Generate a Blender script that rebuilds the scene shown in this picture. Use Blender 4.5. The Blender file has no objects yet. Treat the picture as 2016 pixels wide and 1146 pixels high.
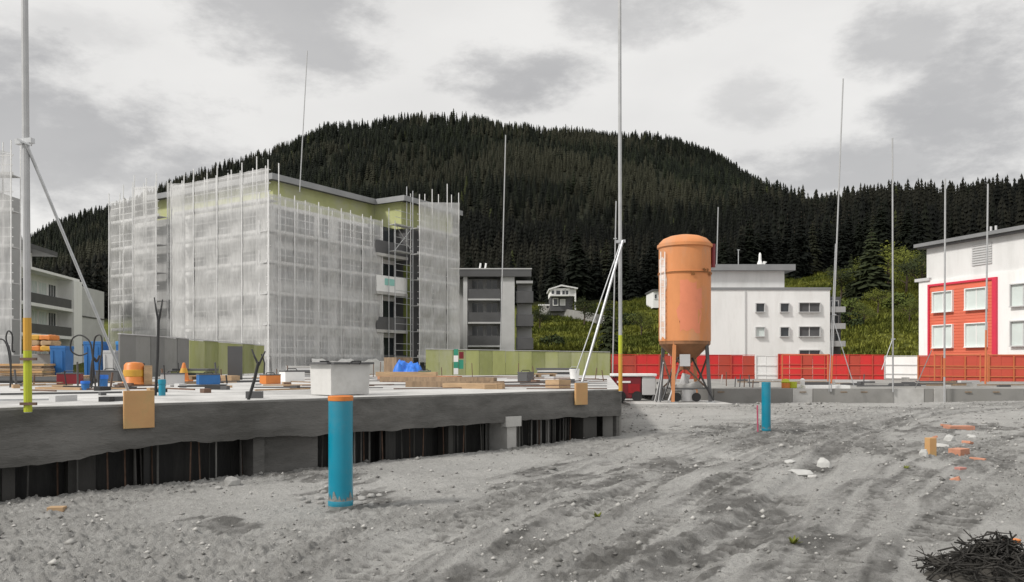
import bpy, bmesh, math, random
import numpy as np
from mathutils import Vector, Matrix, Euler

# ------------------------------------------------------------------ camera, sky, sun, exposure
SC = bpy.context.scene
COL = SC.collection
F, CX, HZ, CH = 1600.0, 1008.0, 716.0, 1.5      # focal length (photo px), centre column, horizon row, eye height
cam_d = bpy.data.cameras.new('camera'); cam = bpy.data.objects.new('camera', cam_d); COL.objects.link(cam)
cam.location = (0, 0, CH); cam.rotation_euler = (math.pi/2, 0, 0)
cam_d.sensor_width = 36; cam_d.lens = 36*F/2016
cam_d.shift_y = (HZ-573)/2016; cam_d.clip_end = 6000; cam_d.clip_start = 0.05
SC.camera = cam
SC.view_settings.view_transform = 'Standard'; SC.view_settings.look = 'None'
SC.view_settings.exposure = 0.0; SC.view_settings.gamma = 1
SC.cycles.use_denoising = True
SC.cycles.max_bounces = 6; SC.cycles.transparent_max_bounces = 24
SUN_AZ = math.radians(-118); SUN_EL = math.radians(42)     # azimuth from +Y clockwise: light comes from behind the camera, on the left

W = bpy.data.worlds.new('World'); SC.world = W; W.use_nodes = True
nt = W.node_tree; nt.nodes.clear()
def wn(t, **k):
    n = nt.nodes.new(t)
    for a, b in k.items(): setattr(n, a, b)
    return n
def wmath(op, a, b=None, c=None):
    n = wn('ShaderNodeMath', operation=op)
    for i, v in enumerate((a, b, c)):
        if v is None: continue
        if isinstance(v, (int, float)): n.inputs[i].default_value = v
        else: nt.links.new(v, n.inputs[i])
    return n.outputs[0]
sky = wn('ShaderNodeTexSky', sky_type='NISHITA'); sky.sun_disc = False
sky.sun_elevation = SUN_EL; sky.sun_rotation = SUN_AZ; sky.air_density = 1; sky.dust_density = 2
tc = wn('ShaderNodeTexCoord')
sep = wn('ShaderNodeSeparateXYZ'); nt.links.new(tc.outputs['Generated'], sep.inputs[0])
dx, dy, dz = sep.outputs
# cloud layer in direction space
nz = wn('ShaderNodeTexNoise'); nz.inputs['Scale'].default_value = 6.5; nz.inputs['Detail'].default_value = 7; nz.inputs['Roughness'].default_value = .64
mp = wn('ShaderNodeMapping'); mp.inputs['Scale'].default_value = (1, 1, 2.2); nt.links.new(tc.outputs['Generated'], mp.inputs[0]); nt.links.new(mp.outputs[0], nz.inputs['Vector'])
nz2 = wn('ShaderNodeTexNoise'); nz2.inputs['Scale'].default_value = 4.2; nz2.inputs['Detail'].default_value = 8; nt.links.new(mp.outputs[0], nz2.inputs['Vector'])
az = wmath('ARCTAN2', dx, dy)
el = wmath('ARCSINE', dz)
wob = wmath('MULTIPLY', wmath('SUBTRACT', nz.outputs['Fac'], .5), 4.2)
def px2dir(px, py):
    u, v = (px-CX)/F, (HZ-py)/F
    return math.atan(u), math.atan(v/math.sqrt(1+u*u))
mask = None
for (px, py, rx, ry, amt) in ((60,250,330,170,1),(300,345,330,90,.9),(590,50,230,110,.9),(1010,165,180,75,1),(1250,20,170,70,.8),
                              (1960,240,200,190,1),(1690,330,270,60,.9),(1750,90,130,75,.85),(1490,190,120,60,.5),(150,60,160,40,.35)):
    a0, e0 = px2dir(px, py)
    d2 = wmath('ADD', wmath('POWER', wmath('DIVIDE', wmath('SUBTRACT', az, a0), rx/F), 2.0), wmath('POWER', wmath('DIVIDE', wmath('SUBTRACT', el, e0), ry/F), 2.0))
    m = wmath('SUBTRACT', 1.15, wmath('ADD', d2, wob))
    mr = wn('ShaderNodeMapRange', interpolation_type='SMOOTHSTEP'); nt.links.new(m, mr.inputs[0])
    mr.inputs[1].default_value = 0; mr.inputs[2].default_value = 1.25; mr.inputs[3].default_value = 0; mr.inputs[4].default_value = amt
    mask = mr.outputs[0] if mask is None else wmath('MAXIMUM', mask, mr.outputs[0])
fine = wmath('MULTIPLY_ADD', nz2.outputs['Fac'], 1.7, -.5)
mask2 = wmath('MINIMUM', wmath('MULTIPLY_ADD', mask, .82, wmath('MULTIPLY', fine, .35)), 1.0)
cmix = wn('ShaderNodeMixRGB'); nt.links.new(mask2, cmix.inputs[0])
cmix.inputs[1].default_value = (9.1, 8.95, 8.7, 1); cmix.inputs[2].default_value = (4.9, 4.85, 4.85, 1)
# an overcast dome is brighter overhead and round the veiled sun behind the camera
up = wn('ShaderNodeMapRange', interpolation_type='SMOOTHSTEP'); nt.links.new(dz, up.inputs[0])
up.inputs[1].default_value = .42; up.inputs[2].default_value = .9; up.inputs[3].default_value = 1; up.inputs[4].default_value = 1.2
cm2 = wn('ShaderNodeVectorMath', operation='SCALE'); nt.links.new(cmix.outputs[0], cm2.inputs[0]); nt.links.new(up.outputs[0], cm2.inputs['Scale'])
fin = wn('ShaderNodeMixRGB'); fin.inputs[0].default_value = .93
nt.links.new(sky.outputs[0], fin.inputs[1]); nt.links.new(cm2.outputs[0], fin.inputs[2])
bg = wn('ShaderNodeBackground'); bg.inputs['Strength'].default_value = .1
out = wn('ShaderNodeOutputWorld'); nt.links.new(fin.outputs[0], bg.inputs[0]); nt.links.new(bg.outputs[0], out.inputs[0])

sd = bpy.data.lights.new('sun', 'SUN'); sun = bpy.data.objects.new('sun', sd); COL.objects.link(sun)
sd.energy = 3.0; sd.angle = math.radians(7); sd.color = (1, .96, .9)
sv = Vector((math.sin(SUN_AZ)*math.cos(SUN_EL), math.cos(SUN_AZ)*math.cos(SUN_EL), math.sin(SUN_EL)))
sun.rotation_euler = sv.to_track_quat('Z', 'Y').to_euler(); sun.location = sv*50

# ------------------------------------------------------------------ helpers
def P(px, py, Y): return Vector(((px-CX)*Y/F, Y, CH-(py-HZ)*Y/F))
def tag(o, label=None, cat=None, group=None, kind=None):
    if label: o['label'] = label
    if cat: o['category'] = cat
    if group: o['group'] = group
    if kind: o['kind'] = kind
    return o
def empty(name, loc, label, cat, group=None, rz=0):
    o = bpy.data.objects.new(name, None); COL.objects.link(o); o.location = loc; o.rotation_euler = (0, 0, rz)
    o.empty_display_size = .3
    return tag(o, label, cat, group)
def root_loc(o):
    while o.parent: o = o.parent
    return o.location.copy()
def link_mesh(name, me, parent=None, loc=None):
    o = bpy.data.objects.new(name, me); COL.objects.link(o)
    if parent is not None: o.parent = parent
    if loc is not None: o.location = loc
    return o
class MB:
    """collects shapes in world coordinates; build() makes ONE mesh object"""
    def __init__(s): s.v, s.f = [], []
    def add(s, vs, fs):
        b = len(s.v); s.v += [tuple(v) for v in vs]; s.f += [tuple(b+i for i in f) for f in fs]; return s
    def hexa(s, c):        # 8 corners: bottom ring 0-3, top ring 4-7
        return s.add(c, [(3,2,1,0),(4,5,6,7),(0,1,5,4),(1,2,6,5),(2,3,7,6),(3,0,4,7)])
    def box(s, c, d, rz=0):
        cx, cy, cz = c; a, b, h = d[0]/2, d[1]/2, d[2]/2; co, si = math.cos(rz), math.sin(rz)
        q = [(-a,-b),(a,-b),(a,b),(-a,b)]
        r = [(cx+x*co-y*si, cy+x*si+y*co) for x, y in q]
        return s.hexa([(x,y,cz-h) for x,y in r]+[(x,y,cz+h) for x,y in r])
    def prism(s, poly, z0, z1):   # ccw polygon in xy; z1 may be a function
        n = len(poly); f1 = z1 if callable(z1) else (lambda x, y: z1)
        vs = [(x,y,z0) for x,y in poly]+[(x,y,f1(x,y)) for x,y in poly]
        return s.add(vs, [tuple(range(n-1,-1,-1)), tuple(range(n,2*n))]+[(i,(i+1)%n,n+(i+1)%n,n+i) for i in range(n)])
    def beam(s, p, q, w, h):      # bar of w x h section from p to q
        p, q = Vector(p), Vector(q); d = (q-p).normalized()
        up = Vector((0,0,1)) if abs(d.z) < .95 else Vector((0,1,0))
        r = d.cross(up).normalized(); u = r.cross(d)
        c = []
        for e in (p, q): c += [e-r*w/2-u*h/2, e+r*w/2-u*h/2, e+r*w/2+u*h/2, e-r*w/2+u*h/2]
        return s.hexa(c)
    def tube(s, pts, r, n=8):
        pts = [Vector(p) for p in pts]; rs = r if isinstance(r, (list, tuple)) else [r]*len(pts)
        vs, fs = [], []; prev = None
        for i, p in enumerate(pts):
            d = (pts[min(i+1, len(pts)-1)]-pts[max(i-1, 0)]).normalized()
            if prev is None:
                up = Vector((0,0,1)) if abs(d.z) < .9 else Vector((1,0,0)); a = d.cross(up).normalized()
            else:
                a = (prev-d*prev.dot(d)).normalized()
            prev = a; b = d.cross(a)
            for k in range(n):
                t = 2*math.pi*k/n; vs.append(p+(a*math.cos(t)+b*math.sin(t))*rs[i])
        for i in range(len(pts)-1):
            for k in range(n):
                fs.append((i*n+k, i*n+(k+1)%n, (i+1)*n+(k+1)%n, (i+1)*n+k))
        fs.append(tuple(range(n-1,-1,-1))); m = (len(pts)-1)*n; fs.append(tuple(m+k for k in range(n)))
        return s.add(vs, fs)
    def lathe(s, prof, c, n=32):   # prof: list of (r,z)
        vs, fs = [], []
        for r, z in prof:
            for k in range(n):
                t = 2*math.pi*k/n; vs.append((c[0]+r*math.cos(t), c[1]+r*math.sin(t), c[2]+z))
        for i in range(len(prof)-1):
            for k in range(n): fs.append((i*n+k, i*n+(k+1)%n, (i+1)*n+(k+1)%n, (i+1)*n+k))
        fs.append(tuple(range(n-1,-1,-1))); m = (len(prof)-1)*n; fs.append(tuple(m+k for k in range(n)))
        return s.add(vs, fs)
    def build(s, name, mat, parent=None, loc=None, smooth=False, bevel=0):
        L = root_loc(parent) if parent is not None else Vector(loc or (0,0,0))
        me = bpy.data.meshes.new(name)
        me.from_pydata([(x-L[0], y-L[1], z-L[2]) for x, y, z in s.v], [], s.f)
        if mat: me.materials.append(mat)
        if smooth:
            me.polygons.foreach_set('use_smooth', [True]*len(me.polygons))
            try: me.set_sharp_from_angle(angle=math.radians(40))
            except Exception: pass
        o = link_mesh(name, me, parent, None if parent is not None else L)
        if bevel:
            b = o.modifiers.new('bevel', 'BEVEL'); b.width = bevel; b.segments = 2; b.limit_method = 'ANGLE'
        return o
class Fac:
    """a facade frame: t along the wall, z up, d outwards"""
    def __init__(s, O, d):
        s.O = Vector((O[0], O[1], 0)); s.d = Vector((d[0], d[1], 0)).normalized(); s.n = Vector((s.d.y, -s.d.x, 0))
    def p(s, t, z, d=0): q = s.O+s.d*t+s.n*d; return Vector((q.x, q.y, z))
    def box(s, mb, t0, t1, z0, z1, d0, d1):
        return mb.hexa([s.p(t0,z0,d1), s.p(t1,z0,d1), s.p(t1,z0,d0), s.p(t0,z0,d0), s.p(t0,z1,d1), s.p(t1,z1,d1), s.p(t1,z1,d0), s.p(t0,z1,d0)])
    def t_at(s, px):
        r = (px-CX)/F; return (r*s.O.y-s.O.x)/(s.d.x-r*s.d.y)
    def z_at(s, px, py):
        q = s.p(s.t_at(px), 0); return CH+(HZ-py)*q.y/F

# ------------------------------------------------------------------ materials
MATS = {}
def mat(name, col, rough=.7, var=.18, scale=3.0, bump=.0, bscale=40, metal=0, dirt=None, dirt_amt=.5, dirt_scale=1.2, stretch=(1,1,1), spec=.5):
    if name in MATS: return MATS[name]
    m = bpy.data.materials.new(name); m.use_nodes = True; t = m.node_tree; b = t.nodes['Principled BSDF']
    b.inputs['Roughness'].default_value = rough; b.inputs['Metallic'].default_value = metal
    b.inputs['Specular IOR Level'].default_value = spec
    co = t.nodes.new('ShaderNodeTexCoord'); mp = t.nodes.new('ShaderNodeMapping'); mp.inputs['Scale'].default_value = stretch
    t.links.new(co.outputs['Object'], mp.inputs[0])
    n = t.nodes.new('ShaderNodeTexNoise'); n.inputs['Scale'].default_value = scale; n.inputs['Detail'].default_value = 8; n.inputs['Roughness'].default_value = .6
    t.links.new(mp.outputs[0], n.inputs['Vector'])
    r = t.nodes.new('ShaderNodeMapRange'); r.inputs[1].default_value = .3; r.inputs[2].default_value = .7
    r.inputs[3].default_value = 1-var; r.inputs[4].default_value = 1+var; t.links.new(n.outputs['Fac'], r.inputs[0])
    s = t.nodes.new('ShaderNodeVectorMath'); s.operation = 'SCALE'; s.inputs[0].default_value = col; t.links.new(r.outputs[0], s.inputs['Scale'])
    c = s.outputs[0]
    if dirt:
        n2 = t.nodes.new('ShaderNodeTexNoise'); n2.inputs['Scale'].default_value = dirt_scale; n2.inputs['Detail'].default_value = 10; n2.inputs['Roughness'].default_value = .7
        t.links.new(mp.outputs[0], n2.inputs['Vector'])
        r2 = t.nodes.new('ShaderNodeMapRange'); r2.inputs[1].default_value = .47; r2.inputs[2].default_value = .66; r2.inputs[3].default_value = 0; r2.inputs[4].default_value = dirt_amt
        t.links.new(n2.outputs['Fac'], r2.inputs[0])
        mx = t.nodes.new('ShaderNodeMixRGB'); t.links.new(r2.outputs[0], mx.inputs[0]); t.links.new(c, mx.inputs[1]); mx.inputs[2].default_value = (*dirt, 1)
        c = mx.outputs[0]
    t.links.new(c, b.inputs['Base Color'])
    if bump:
        n3 = t.nodes.new('ShaderNodeTexNoise'); n3.inputs['Scale'].default_value = bscale; n3.inputs['Detail'].default_value = 6
        t.links.new(mp.outputs[0], n3.inputs['Vector'])
        bu = t.nodes.new('ShaderNodeBump'); bu.inputs['Strength'].default_value = bump; bu.inputs['Distance'].default_value = .02
        t.links.new(n3.outputs['Fac'], bu.inputs['Height']); t.links.new(bu.outputs[0], b.inputs['Normal'])
    MATS[name] = m; return m
def glass_mat(name, col=(.03,.035,.04), rough=.08):
    return mat(name, col, rough, .3, 1.0, spec=.6)
def net_mat(name, col, alpha, scale=1.2):
    m = bpy.data.materials.new(name); m.use_nodes = True; t = m.node_tree; b = t.nodes['Principled BSDF']
    b.inputs['Roughness'].default_value = .8; b.inputs['Specular IOR Level'].default_value = .2
    co = t.nodes.new('ShaderNodeTexCoord'); mp = t.nodes.new('ShaderNodeMapping'); mp.inputs['Scale'].default_value = (4, 4, .5)
    t.links.new(co.outputs['Object'], mp.inputs[0])
    n = t.nodes.new('ShaderNodeTexNoise'); n.inputs['Scale'].default_value = scale*1.6; n.inputs['Detail'].default_value = 9; n.inputs['Roughness'].default_value = .65
    t.links.new(mp.outputs[0], n.inputs['Vector'])
    r = t.nodes.new('ShaderNodeMapRange'); r.inputs[1].default_value = .3; r.inputs[2].default_value = .7; r.inputs[3].default_value = alpha-.06; r.inputs[4].default_value = min(1, alpha+.06)
    t.links.new(n.outputs['Fac'], r.inputs[0]); t.links.new(r.outputs[0], b.inputs['Alpha'])
    s = t.nodes.new('ShaderNodeVectorMath'); s.operation = 'SCALE'; s.inputs[0].default_value = col
    r2 = t.nodes.new('ShaderNodeMapRange'); r2.inputs[1].default_value = .3; r2.inputs[2].default_value = .7; r2.inputs[3].default_value = .92; r2.inputs[4].default_value = 1.06
    t.links.new(n.outputs['Fac'], r2.inputs[0]); t.links.new(r2.outputs[0], s.inputs['Scale']); t.links.new(s.outputs[0], b.inputs['Base Color'])
    MATS[name] = m; return m
M_conc = mat('concrete_light', (.46,.455,.44), .85, .14, 2.0, .25, 30, dirt=(.25,.24,.22), dirt_amt=.45, dirt_scale=.9)
M_conc_top = mat('concrete_slab_top', (.50,.495,.485), .8, .15, 1.2, .2, 25, dirt=(.22,.217,.207), dirt_amt=.75, dirt_scale=.55)
M_conc_top2 = mat('concrete_deck_dull', (.27,.265,.25), .85, .2, 1.2, .2, 25, dirt=(.15,.145,.135), dirt_amt=.8, dirt_scale=.8)
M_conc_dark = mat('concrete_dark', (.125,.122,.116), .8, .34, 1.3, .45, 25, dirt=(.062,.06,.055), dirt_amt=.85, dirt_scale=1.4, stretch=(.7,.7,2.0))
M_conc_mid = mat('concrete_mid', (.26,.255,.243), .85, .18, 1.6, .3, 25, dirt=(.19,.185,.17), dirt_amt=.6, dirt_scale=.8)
M_shade_grey = mat('opening_shade_concrete', (.06,.058,.054), .7, .35, 1.5, .4, 20, dirt=(.025,.024,.022), dirt_amt=.8, dirt_scale=1.5, stretch=(1.6,1.6,.5))  # concrete darkened by colour for the shade under the edge beam
M_shade_black = mat('opening_shade_black', (.015,.015,.0145), .6, .4, 2.5, .3, 20, dirt=(.05,.048,.044), dirt_amt=.7, dirt_scale=1.6, stretch=(2.2,2.2,.25))  # near black: shade deep in the slab openings put into the colour
M_white = mat('white_render', (.80,.80,.79), .85, .04, .6, .08, 30, dirt=(.68,.675,.66), dirt_amt=.55, dirt_scale=.8, stretch=(1.6,1.6,.3))
M_white2 = mat('offwhite_render', (.68,.68,.675), .85, .05, .5, .08, 30, dirt=(.56,.56,.55), dirt_amt=.6, dirt_scale=.8, stretch=(1.6,1.6,.3))
M_grey = mat('grey_render', (.36,.36,.36), .85, .06, .6)
M_dgrey = mat('dark_grey_panel', (.085,.085,.088), .6, .15, .8)
M_lgrey = mat('light_grey_panel', (.5,.5,.5), .7, .08, .8)
M_steel = mat('galvanised_steel', (.48,.49,.50), .42, .15, 8, metal=.75)
M_alu = mat('aluminium_pole', (.40,.405,.41), .5, .10, 5, metal=.25)
M_black = mat('black_plastic', (.018,.018,.019), .5, .2, 5)
M_rebar = mat('rusty_steel', (.14,.085,.06), .8, .35, 12)
M_wood = mat('raw_timber', (.40,.27,.155), .75, .22, 3, .15, 40, stretch=(1,1,6), dirt=(.30,.2,.11), dirt_amt=.4, dirt_scale=2)
M_wood2 = mat('weathered_timber', (.25,.175,.11), .8, .28, 3, .2, 40, stretch=(5,1,1))
M_ply = mat('plywood_orange', (.52,.30,.13), .6, .12, 2, .1, 30, dirt=(.36,.30,.13), dirt_amt=.7, dirt_scale=1.6)
M_board = mat('yellow_green_shuttering', (.30,.32,.12), .65, .16, .9, .1, 30, dirt=(.40,.40,.30), dirt_amt=.55, dirt_scale=.6, stretch=(1,1,.4))
M_board2 = mat('olive_shuttering', (.22,.24,.085), .65, .2, .9, .1, 30, dirt=(.33,.33,.22), dirt_amt=.5, dirt_scale=.8, stretch=(1,1,.4))
M_teal = mat('teal_pipe', (.0,.225,.335), .30, .06, 4, dirt=(.10,.22,.27), dirt_amt=.45, dirt_scale=2.2, spec=.6)
M_orange = mat('orange_plastic', (.62,.20,.04), .45, .08, 4)
M_orangepaint = mat('orange_paint', (.55,.30,.035), .45, .08, 4)
M_redor = mat('worn_red_orange_paint', (.52,.16,.06), .5, .1, 4)
M_yellow = mat('yellow_paint', (.42,.47,.025), .45, .10, 5)
M_redb = mat('red_hoarding_worn', (.44,.055,.03), .6, .15, .9, dirt=(.28,.05,.04), dirt_amt=.6, dirt_scale=.9)
M_red = mat('red_hoarding_paint', (.58,.022,.022), .5, .10, .9, dirt=(.36,.05,.035), dirt_amt=.5, dirt_scale=.7)
M_redpanel = mat('orange_red_boards', (.66,.15,.085), .6, .06, 1, stretch=(.2,.2,6))
M_red2 = mat('brick_red_boards', (.50,.075,.045), .6, .08, 1, stretch=(.2,.2,6))
M_dred = mat('dark_red_lacquer', (.17,.008,.015), .35, .1, 2)
M_blue = mat('blue_plastic', (.02,.13,.36), .5, .12, 3)
M_blue2 = mat('bright_blue_tarp', (.02,.16,.62), .5, .15, 3)
M_silo = mat('silo_orange_paint', (.58,.23,.085), .72, .12, 1.6, .12, 24, dirt=(.44,.25,.15), dirt_amt=.8, dirt_scale=.9, stretch=(1,1,.35))
M_silo_red = mat('silo_faded_patch', (.63,.21,.11), .5, .06, 1.5)
M_silo_rust = mat('silo_rust', (.22,.085,.02), .8, .3, 3)
M_sheet = mat('white_plastic_sheet', (.72,.72,.71), .5, .1, 2, .2, 6)
M_whiteplastic = mat('white_plastic', (.78,.78,.77), .45, .05, 4)
M_glass = glass_mat('dark_window_glass')
M_glass2 = mat('pale_window_blind', (.60,.66,.64), .35, .06, 1.0)
M_bark = mat('tree_bark', (.07,.05,.035), .9, .3, 4)
M_stone = mat('grey_stone', (.30,.296,.285), .9, .25, 4, .3, 20)
M_plaster = mat('pale_plaster_rubble', (.46,.46,.445), .9, .1, 4, .3, 15)
M_twig = mat('dark_twigs', (.022,.02,.017), .8, .5, 6)
M_roof = mat('bitumen_roof', (.075,.075,.078), .8, .2, 1)
M_zinc = mat('zinc_roof_edge', (.26,.265,.27), .5, .1, 1, metal=.4)
M_tealpanel = mat('teal_panel', (.28,.58,.52), .5, .05, 2)
M_greenpaint = mat('green_paint', (.03,.26,.17), .5, .1, 2)
M_insul = mat('green_insulation', (.16,.19,.045), .8, .2, 1.5, dirt=(.09,.1,.04), dirt_amt=.6, dirt_scale=.8)
M_insul_y = mat('yellow_insulation', (.40,.42,.20), .8, .15, .7, dirt=(.34,.34,.28), dirt_amt=.8, dirt_scale=.35)
N_left = net_mat('scaffold_net_grey', (.60,.60,.595), .56)
N_right = net_mat('scaffold_net_pale', (.70,.70,.695), .48)
N_bright = net_mat('scaffold_net_white', (.76,.76,.755), .55)

# ------------------------------------------------------------------ ground heights
def _h(ix, iy, s):
    n = (ix.astype(np.int64)*374761393 + iy.astype(np.int64)*668265263 + s*1442695041) & 0xffffffff
    n = ((n ^ (n >> 13))*1274126177) & 0xffffffff
    return ((n ^ (n >> 16)) & 0xffff)/65535.0
def vn(x, y, s=0):
    ix, iy = np.floor(x), np.floor(y); fx, fy = x-ix, y-iy
    ux, uy = fx*fx*fx*(fx*(fx*6-15)+10), fy*fy*fy*(fy*(fy*6-15)+10)
    a, b, c, d = _h(ix,iy,s), _h(ix+1,iy,s), _h(ix,iy+1,s), _h(ix+1,iy+1,s)
    return (a*(1-ux)+b*ux)*(1-uy)+(c*(1-ux)+d*ux)*uy-.5
def fbm(x, y, o=4, s=0):
    r = 0*x; a = 1.0
    for k in range(o):
        r = r+a*vn(x+17.3*k, y-9.1*k, s+k); x = x*1.93+y*.31; y = y*1.93-x*.16; a *= .5
    return r
def sstep(a, b, x):
    t = np.clip((x-a)/(b-a), 0, 1); return t*t*(3-2*t)
S0, S1 = np.array((-5.56, 8.83)), np.array((2.07, 15.36))       # front edge of the big slab
SD = (S1-S0)/np.linalg.norm(S1-S0); SN = np.array((-SD[1], SD[0]))  # SN points inwards
SR = np.array((3.95, 33.0)); SRD = (SR-S1)/np.linalg.norm(SR-S1)
ZS = 1.02
def gpt(px, py, z=0):
    Y = (CH-z)*F/(py-HZ); return ((px-CX)*Y/F, Y)
RUTS = [  # ground polylines (given by the photo pixels they pass through), half width m, depth m, tread depth
    ([(760,1290),(880,1170),(1010,1085),(1160,1008),(1300,945),(1480,880),(1640,845),(1800,815),(2100,790)], .22, .075, .8),
    ([(1180,1290),(1250,1180),(1340,1105),(1460,1045),(1545,985),(1595,940),(1640,890),(1720,850),(1860,820),(2150,796)], .24, .11, 1.3),
    ([(560,1240),(800,1080),(1000,990),(1200,920),(1380,868),(1560,830),(1750,805)], .20, .045, .8),
    ([(1480,1280),(1600,1130),(1700,1020),(1780,950),(1900,890),(2100,845)], .22, .04, .9),
    ([(1000,1290),(1090,1180),(1200,1090),(1340,1000),(1440,945),(1560,890),(1680,850),(1850,812)], .18, .04, .9),
    ([(1700,1280),(1800,1100),(1900,1000),(2060,900)], .22, .035, .8)]
def catmull(pts, n=10):
    pts = [np.array(q) for q in pts]; o = []
    for i in range(len(pts)-1):
        a, b, c, d = pts[max(0,i-1)], pts[i], pts[i+1], pts[min(len(pts)-1,i+2)]
        for k in range(n): t = k/n; o.append(.5*((2*b)+(c-a)*t+(2*a-5*b+4*c-d)*t*t+(3*b-a-3*c+d)*t**3))
    return np.array(o+[pts[-1]])
RUTW = [(catmull([gpt(*q) for q in pl], 6), w, d, rp) for pl, w, d, rp in RUTS]
DAMP = [(1340,1090,80,34),(1460,1010,95,55),(1160,950,130,30),(1330,925,80,18),(690,985,80,22),(620,940,110,14),(1110,1130,70,16),(1500,875,90,12),(1000,960,60,12),(1760,880,90,16),(1950,905,80,18),(430,1035,70,16),(880,1060,60,14),(1640,1060,60,24),(1480,850,160,10),(1850,845,200,9)]
DAMPW = []
for px, py, rx, ry in DAMP:
    c_ = gpt(px, py); c2 = gpt(px+rx, py); c3 = gpt(px, py-ry*.9); DAMPW.append((c_[0], c_[1], c2[0]-c_[0], c3[1]-c_[1], c_[0]/c_[1]))
def poly_dist(x, y, pts):
    best = np.full(x.shape, 1e9); along = np.zeros(x.shape); acc = 0.0
    for a, b in zip(pts[:-1], pts[1:]):
        e = b-a; L = np.hypot(*e)
        t = np.clip(((x-a[0])*e[0]+(y-a[1])*e[1])/L**2, 0, 1)
        d = np.hypot(x-a[0]-t*e[0], y-a[1]-t*e[1]); m = d < best
        best = np.where(m, d, best); along = np.where(m, acc+t*L, along); acc += L
    return best, along
def gh(x, y, full=False):
    x = np.asarray(x, float); y = np.asarray(y, float)
    ds = (x-S0[0])*SN[0]+(y-S0[1])*SN[1]; u = (x-S0[0])*SD[0]+(y-S0[1])*SD[1]
    z = .13*sstep(0, 10, u)*np.exp(-np.abs(ds)/2.0)
    z = z+.05*fbm(x*.45, y*.45, 3, 3)+.02*fbm(x*1.7, y*1.7, 3, 11)+.014*fbm(x*6, y*6, 3, 23)+.012*np.maximum(0, fbm(x*19, y*19, 2, 29)-.06)*3
    rough = sstep(-.05, .25, fbm(x*.35+4, y*.35, 3, 41))
    z = z+(.08+.6*rough)*.04*np.maximum(0, fbm(x*9, y*9, 3, 57))+rough*.03*np.maximum(0, fbm(x*22, y*22, 2, 59))*2
    damp = 0*x
    for cx_, cy_, rx_, ry_, sh in DAMPW:
        q = ((x-cx_-(y-cy_)*sh)/rx_)**2+((y-cy_)/ry_)**2+1.2*fbm(x*1.5, y*1.1, 3, 91)+2.6*fbm((x*.83-y*.56)*4.5, (x*.56+y*.83)*1.1, 4, 93)
        dq = sstep(1.05, .35, q); damp = np.maximum(damp, .95*dq); z = z-.012*dq*np.maximum(0, fbm((x*.83-y*.56)*11, (x*.56+y*.83)*4, 2, 95))*3
    near = 1
    for k, (pts, w, dep, rp) in enumerate(RUTW):
        d, al = poly_dist(x, y, pts); d = d+.07*fbm(x*1.3, y*1.3, 3, 71)
        g = np.exp(-(d/w)**6); brm = np.exp(-((d-w*1.35)/(w*.30))**2); brk = sstep(-.18, .05, fbm(x*.8+k*9, y*.8, 3, 83))
        dep = dep*.6; z = z-dep*g+dep*.22*brm*np.maximum(0, .4+2.6*fbm(x*14, y*14, 3, 77))
        lug = np.tanh(4*np.sin(al*2*math.pi/.19+9*d+2.0*vn(al*1.3, d*3, 5)))
        z = z+rp*.021*g*lug*brk
        streak = fbm(d*9+k*3, al*.45, 3, 61)*np.exp(-(d/(w*4.5))**2)
        z = z+.012*streak
        damp = np.maximum(damp, np.clip(g*brk*(.5+dep*6-.45*lug)+1.7*streak*(d < w*5), 0, 1))
    inside = sstep(.03, .22, ds)*sstep(.05, .3, (x-S1[0])*-SRD[1]+(y-S1[1])*SRD[0])
    z = z*(1-inside)-.55*inside
    z = z*(1-sstep(30.5, 31.2, y)*sstep(4, 5, x))
    return (z, damp, rough) if full else z
def gz(x, y): return float(gh(np.array([x]), np.array([y]))[0])
# ------------------------------------------------------------------ ground, terrain
def np_mesh(name, V, Fq, mats, kind=None, parent=None, smooth=True, attrs=None, cols=None):
    me = bpy.data.meshes.new(name); V = np.asarray(V, np.float32); Fq = np.asarray(Fq, np.int32); k = Fq.shape[1]
    me.vertices.add(len(V)); me.vertices.foreach_set('co', V.ravel())
    me.loops.add(Fq.size); me.loops.foreach_set('vertex_index', Fq.ravel())
    me.polygons.add(len(Fq)); me.polygons.foreach_set('loop_start', np.arange(0, Fq.size, k, dtype=np.int32)); me.polygons.foreach_set('loop_total', np.full(len(Fq), k, np.int32))
    if smooth: me.polygons.foreach_set('use_smooth', np.ones(len(Fq), bool))
    for n, a in (attrs or {}).items():
        at = me.attributes.new(n, 'FLOAT', 'POINT'); at.data.foreach_set('value', np.asarray(a, np.float32))
    for n, a in (cols or {}).items():
        at = me.attributes.new(n, 'FLOAT_VECTOR', 'POINT'); at.data.foreach_set('vector', np.asarray(a, np.float32).ravel())
    me.update(calc_edges=True); me.validate()
    for m in mats: me.materials.append(m)
    o = link_mesh(name, me, parent)
    if kind: o['kind'] = kind
    return o
def grid_faces(r, c):
    i = np.arange(r*c).reshape(r, c)
    return np.stack([i[:-1,:-1].ravel(), i[:-1,1:].ravel(), i[1:,1:].ravel(), i[1:,:-1].ravel()], 1)

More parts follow.
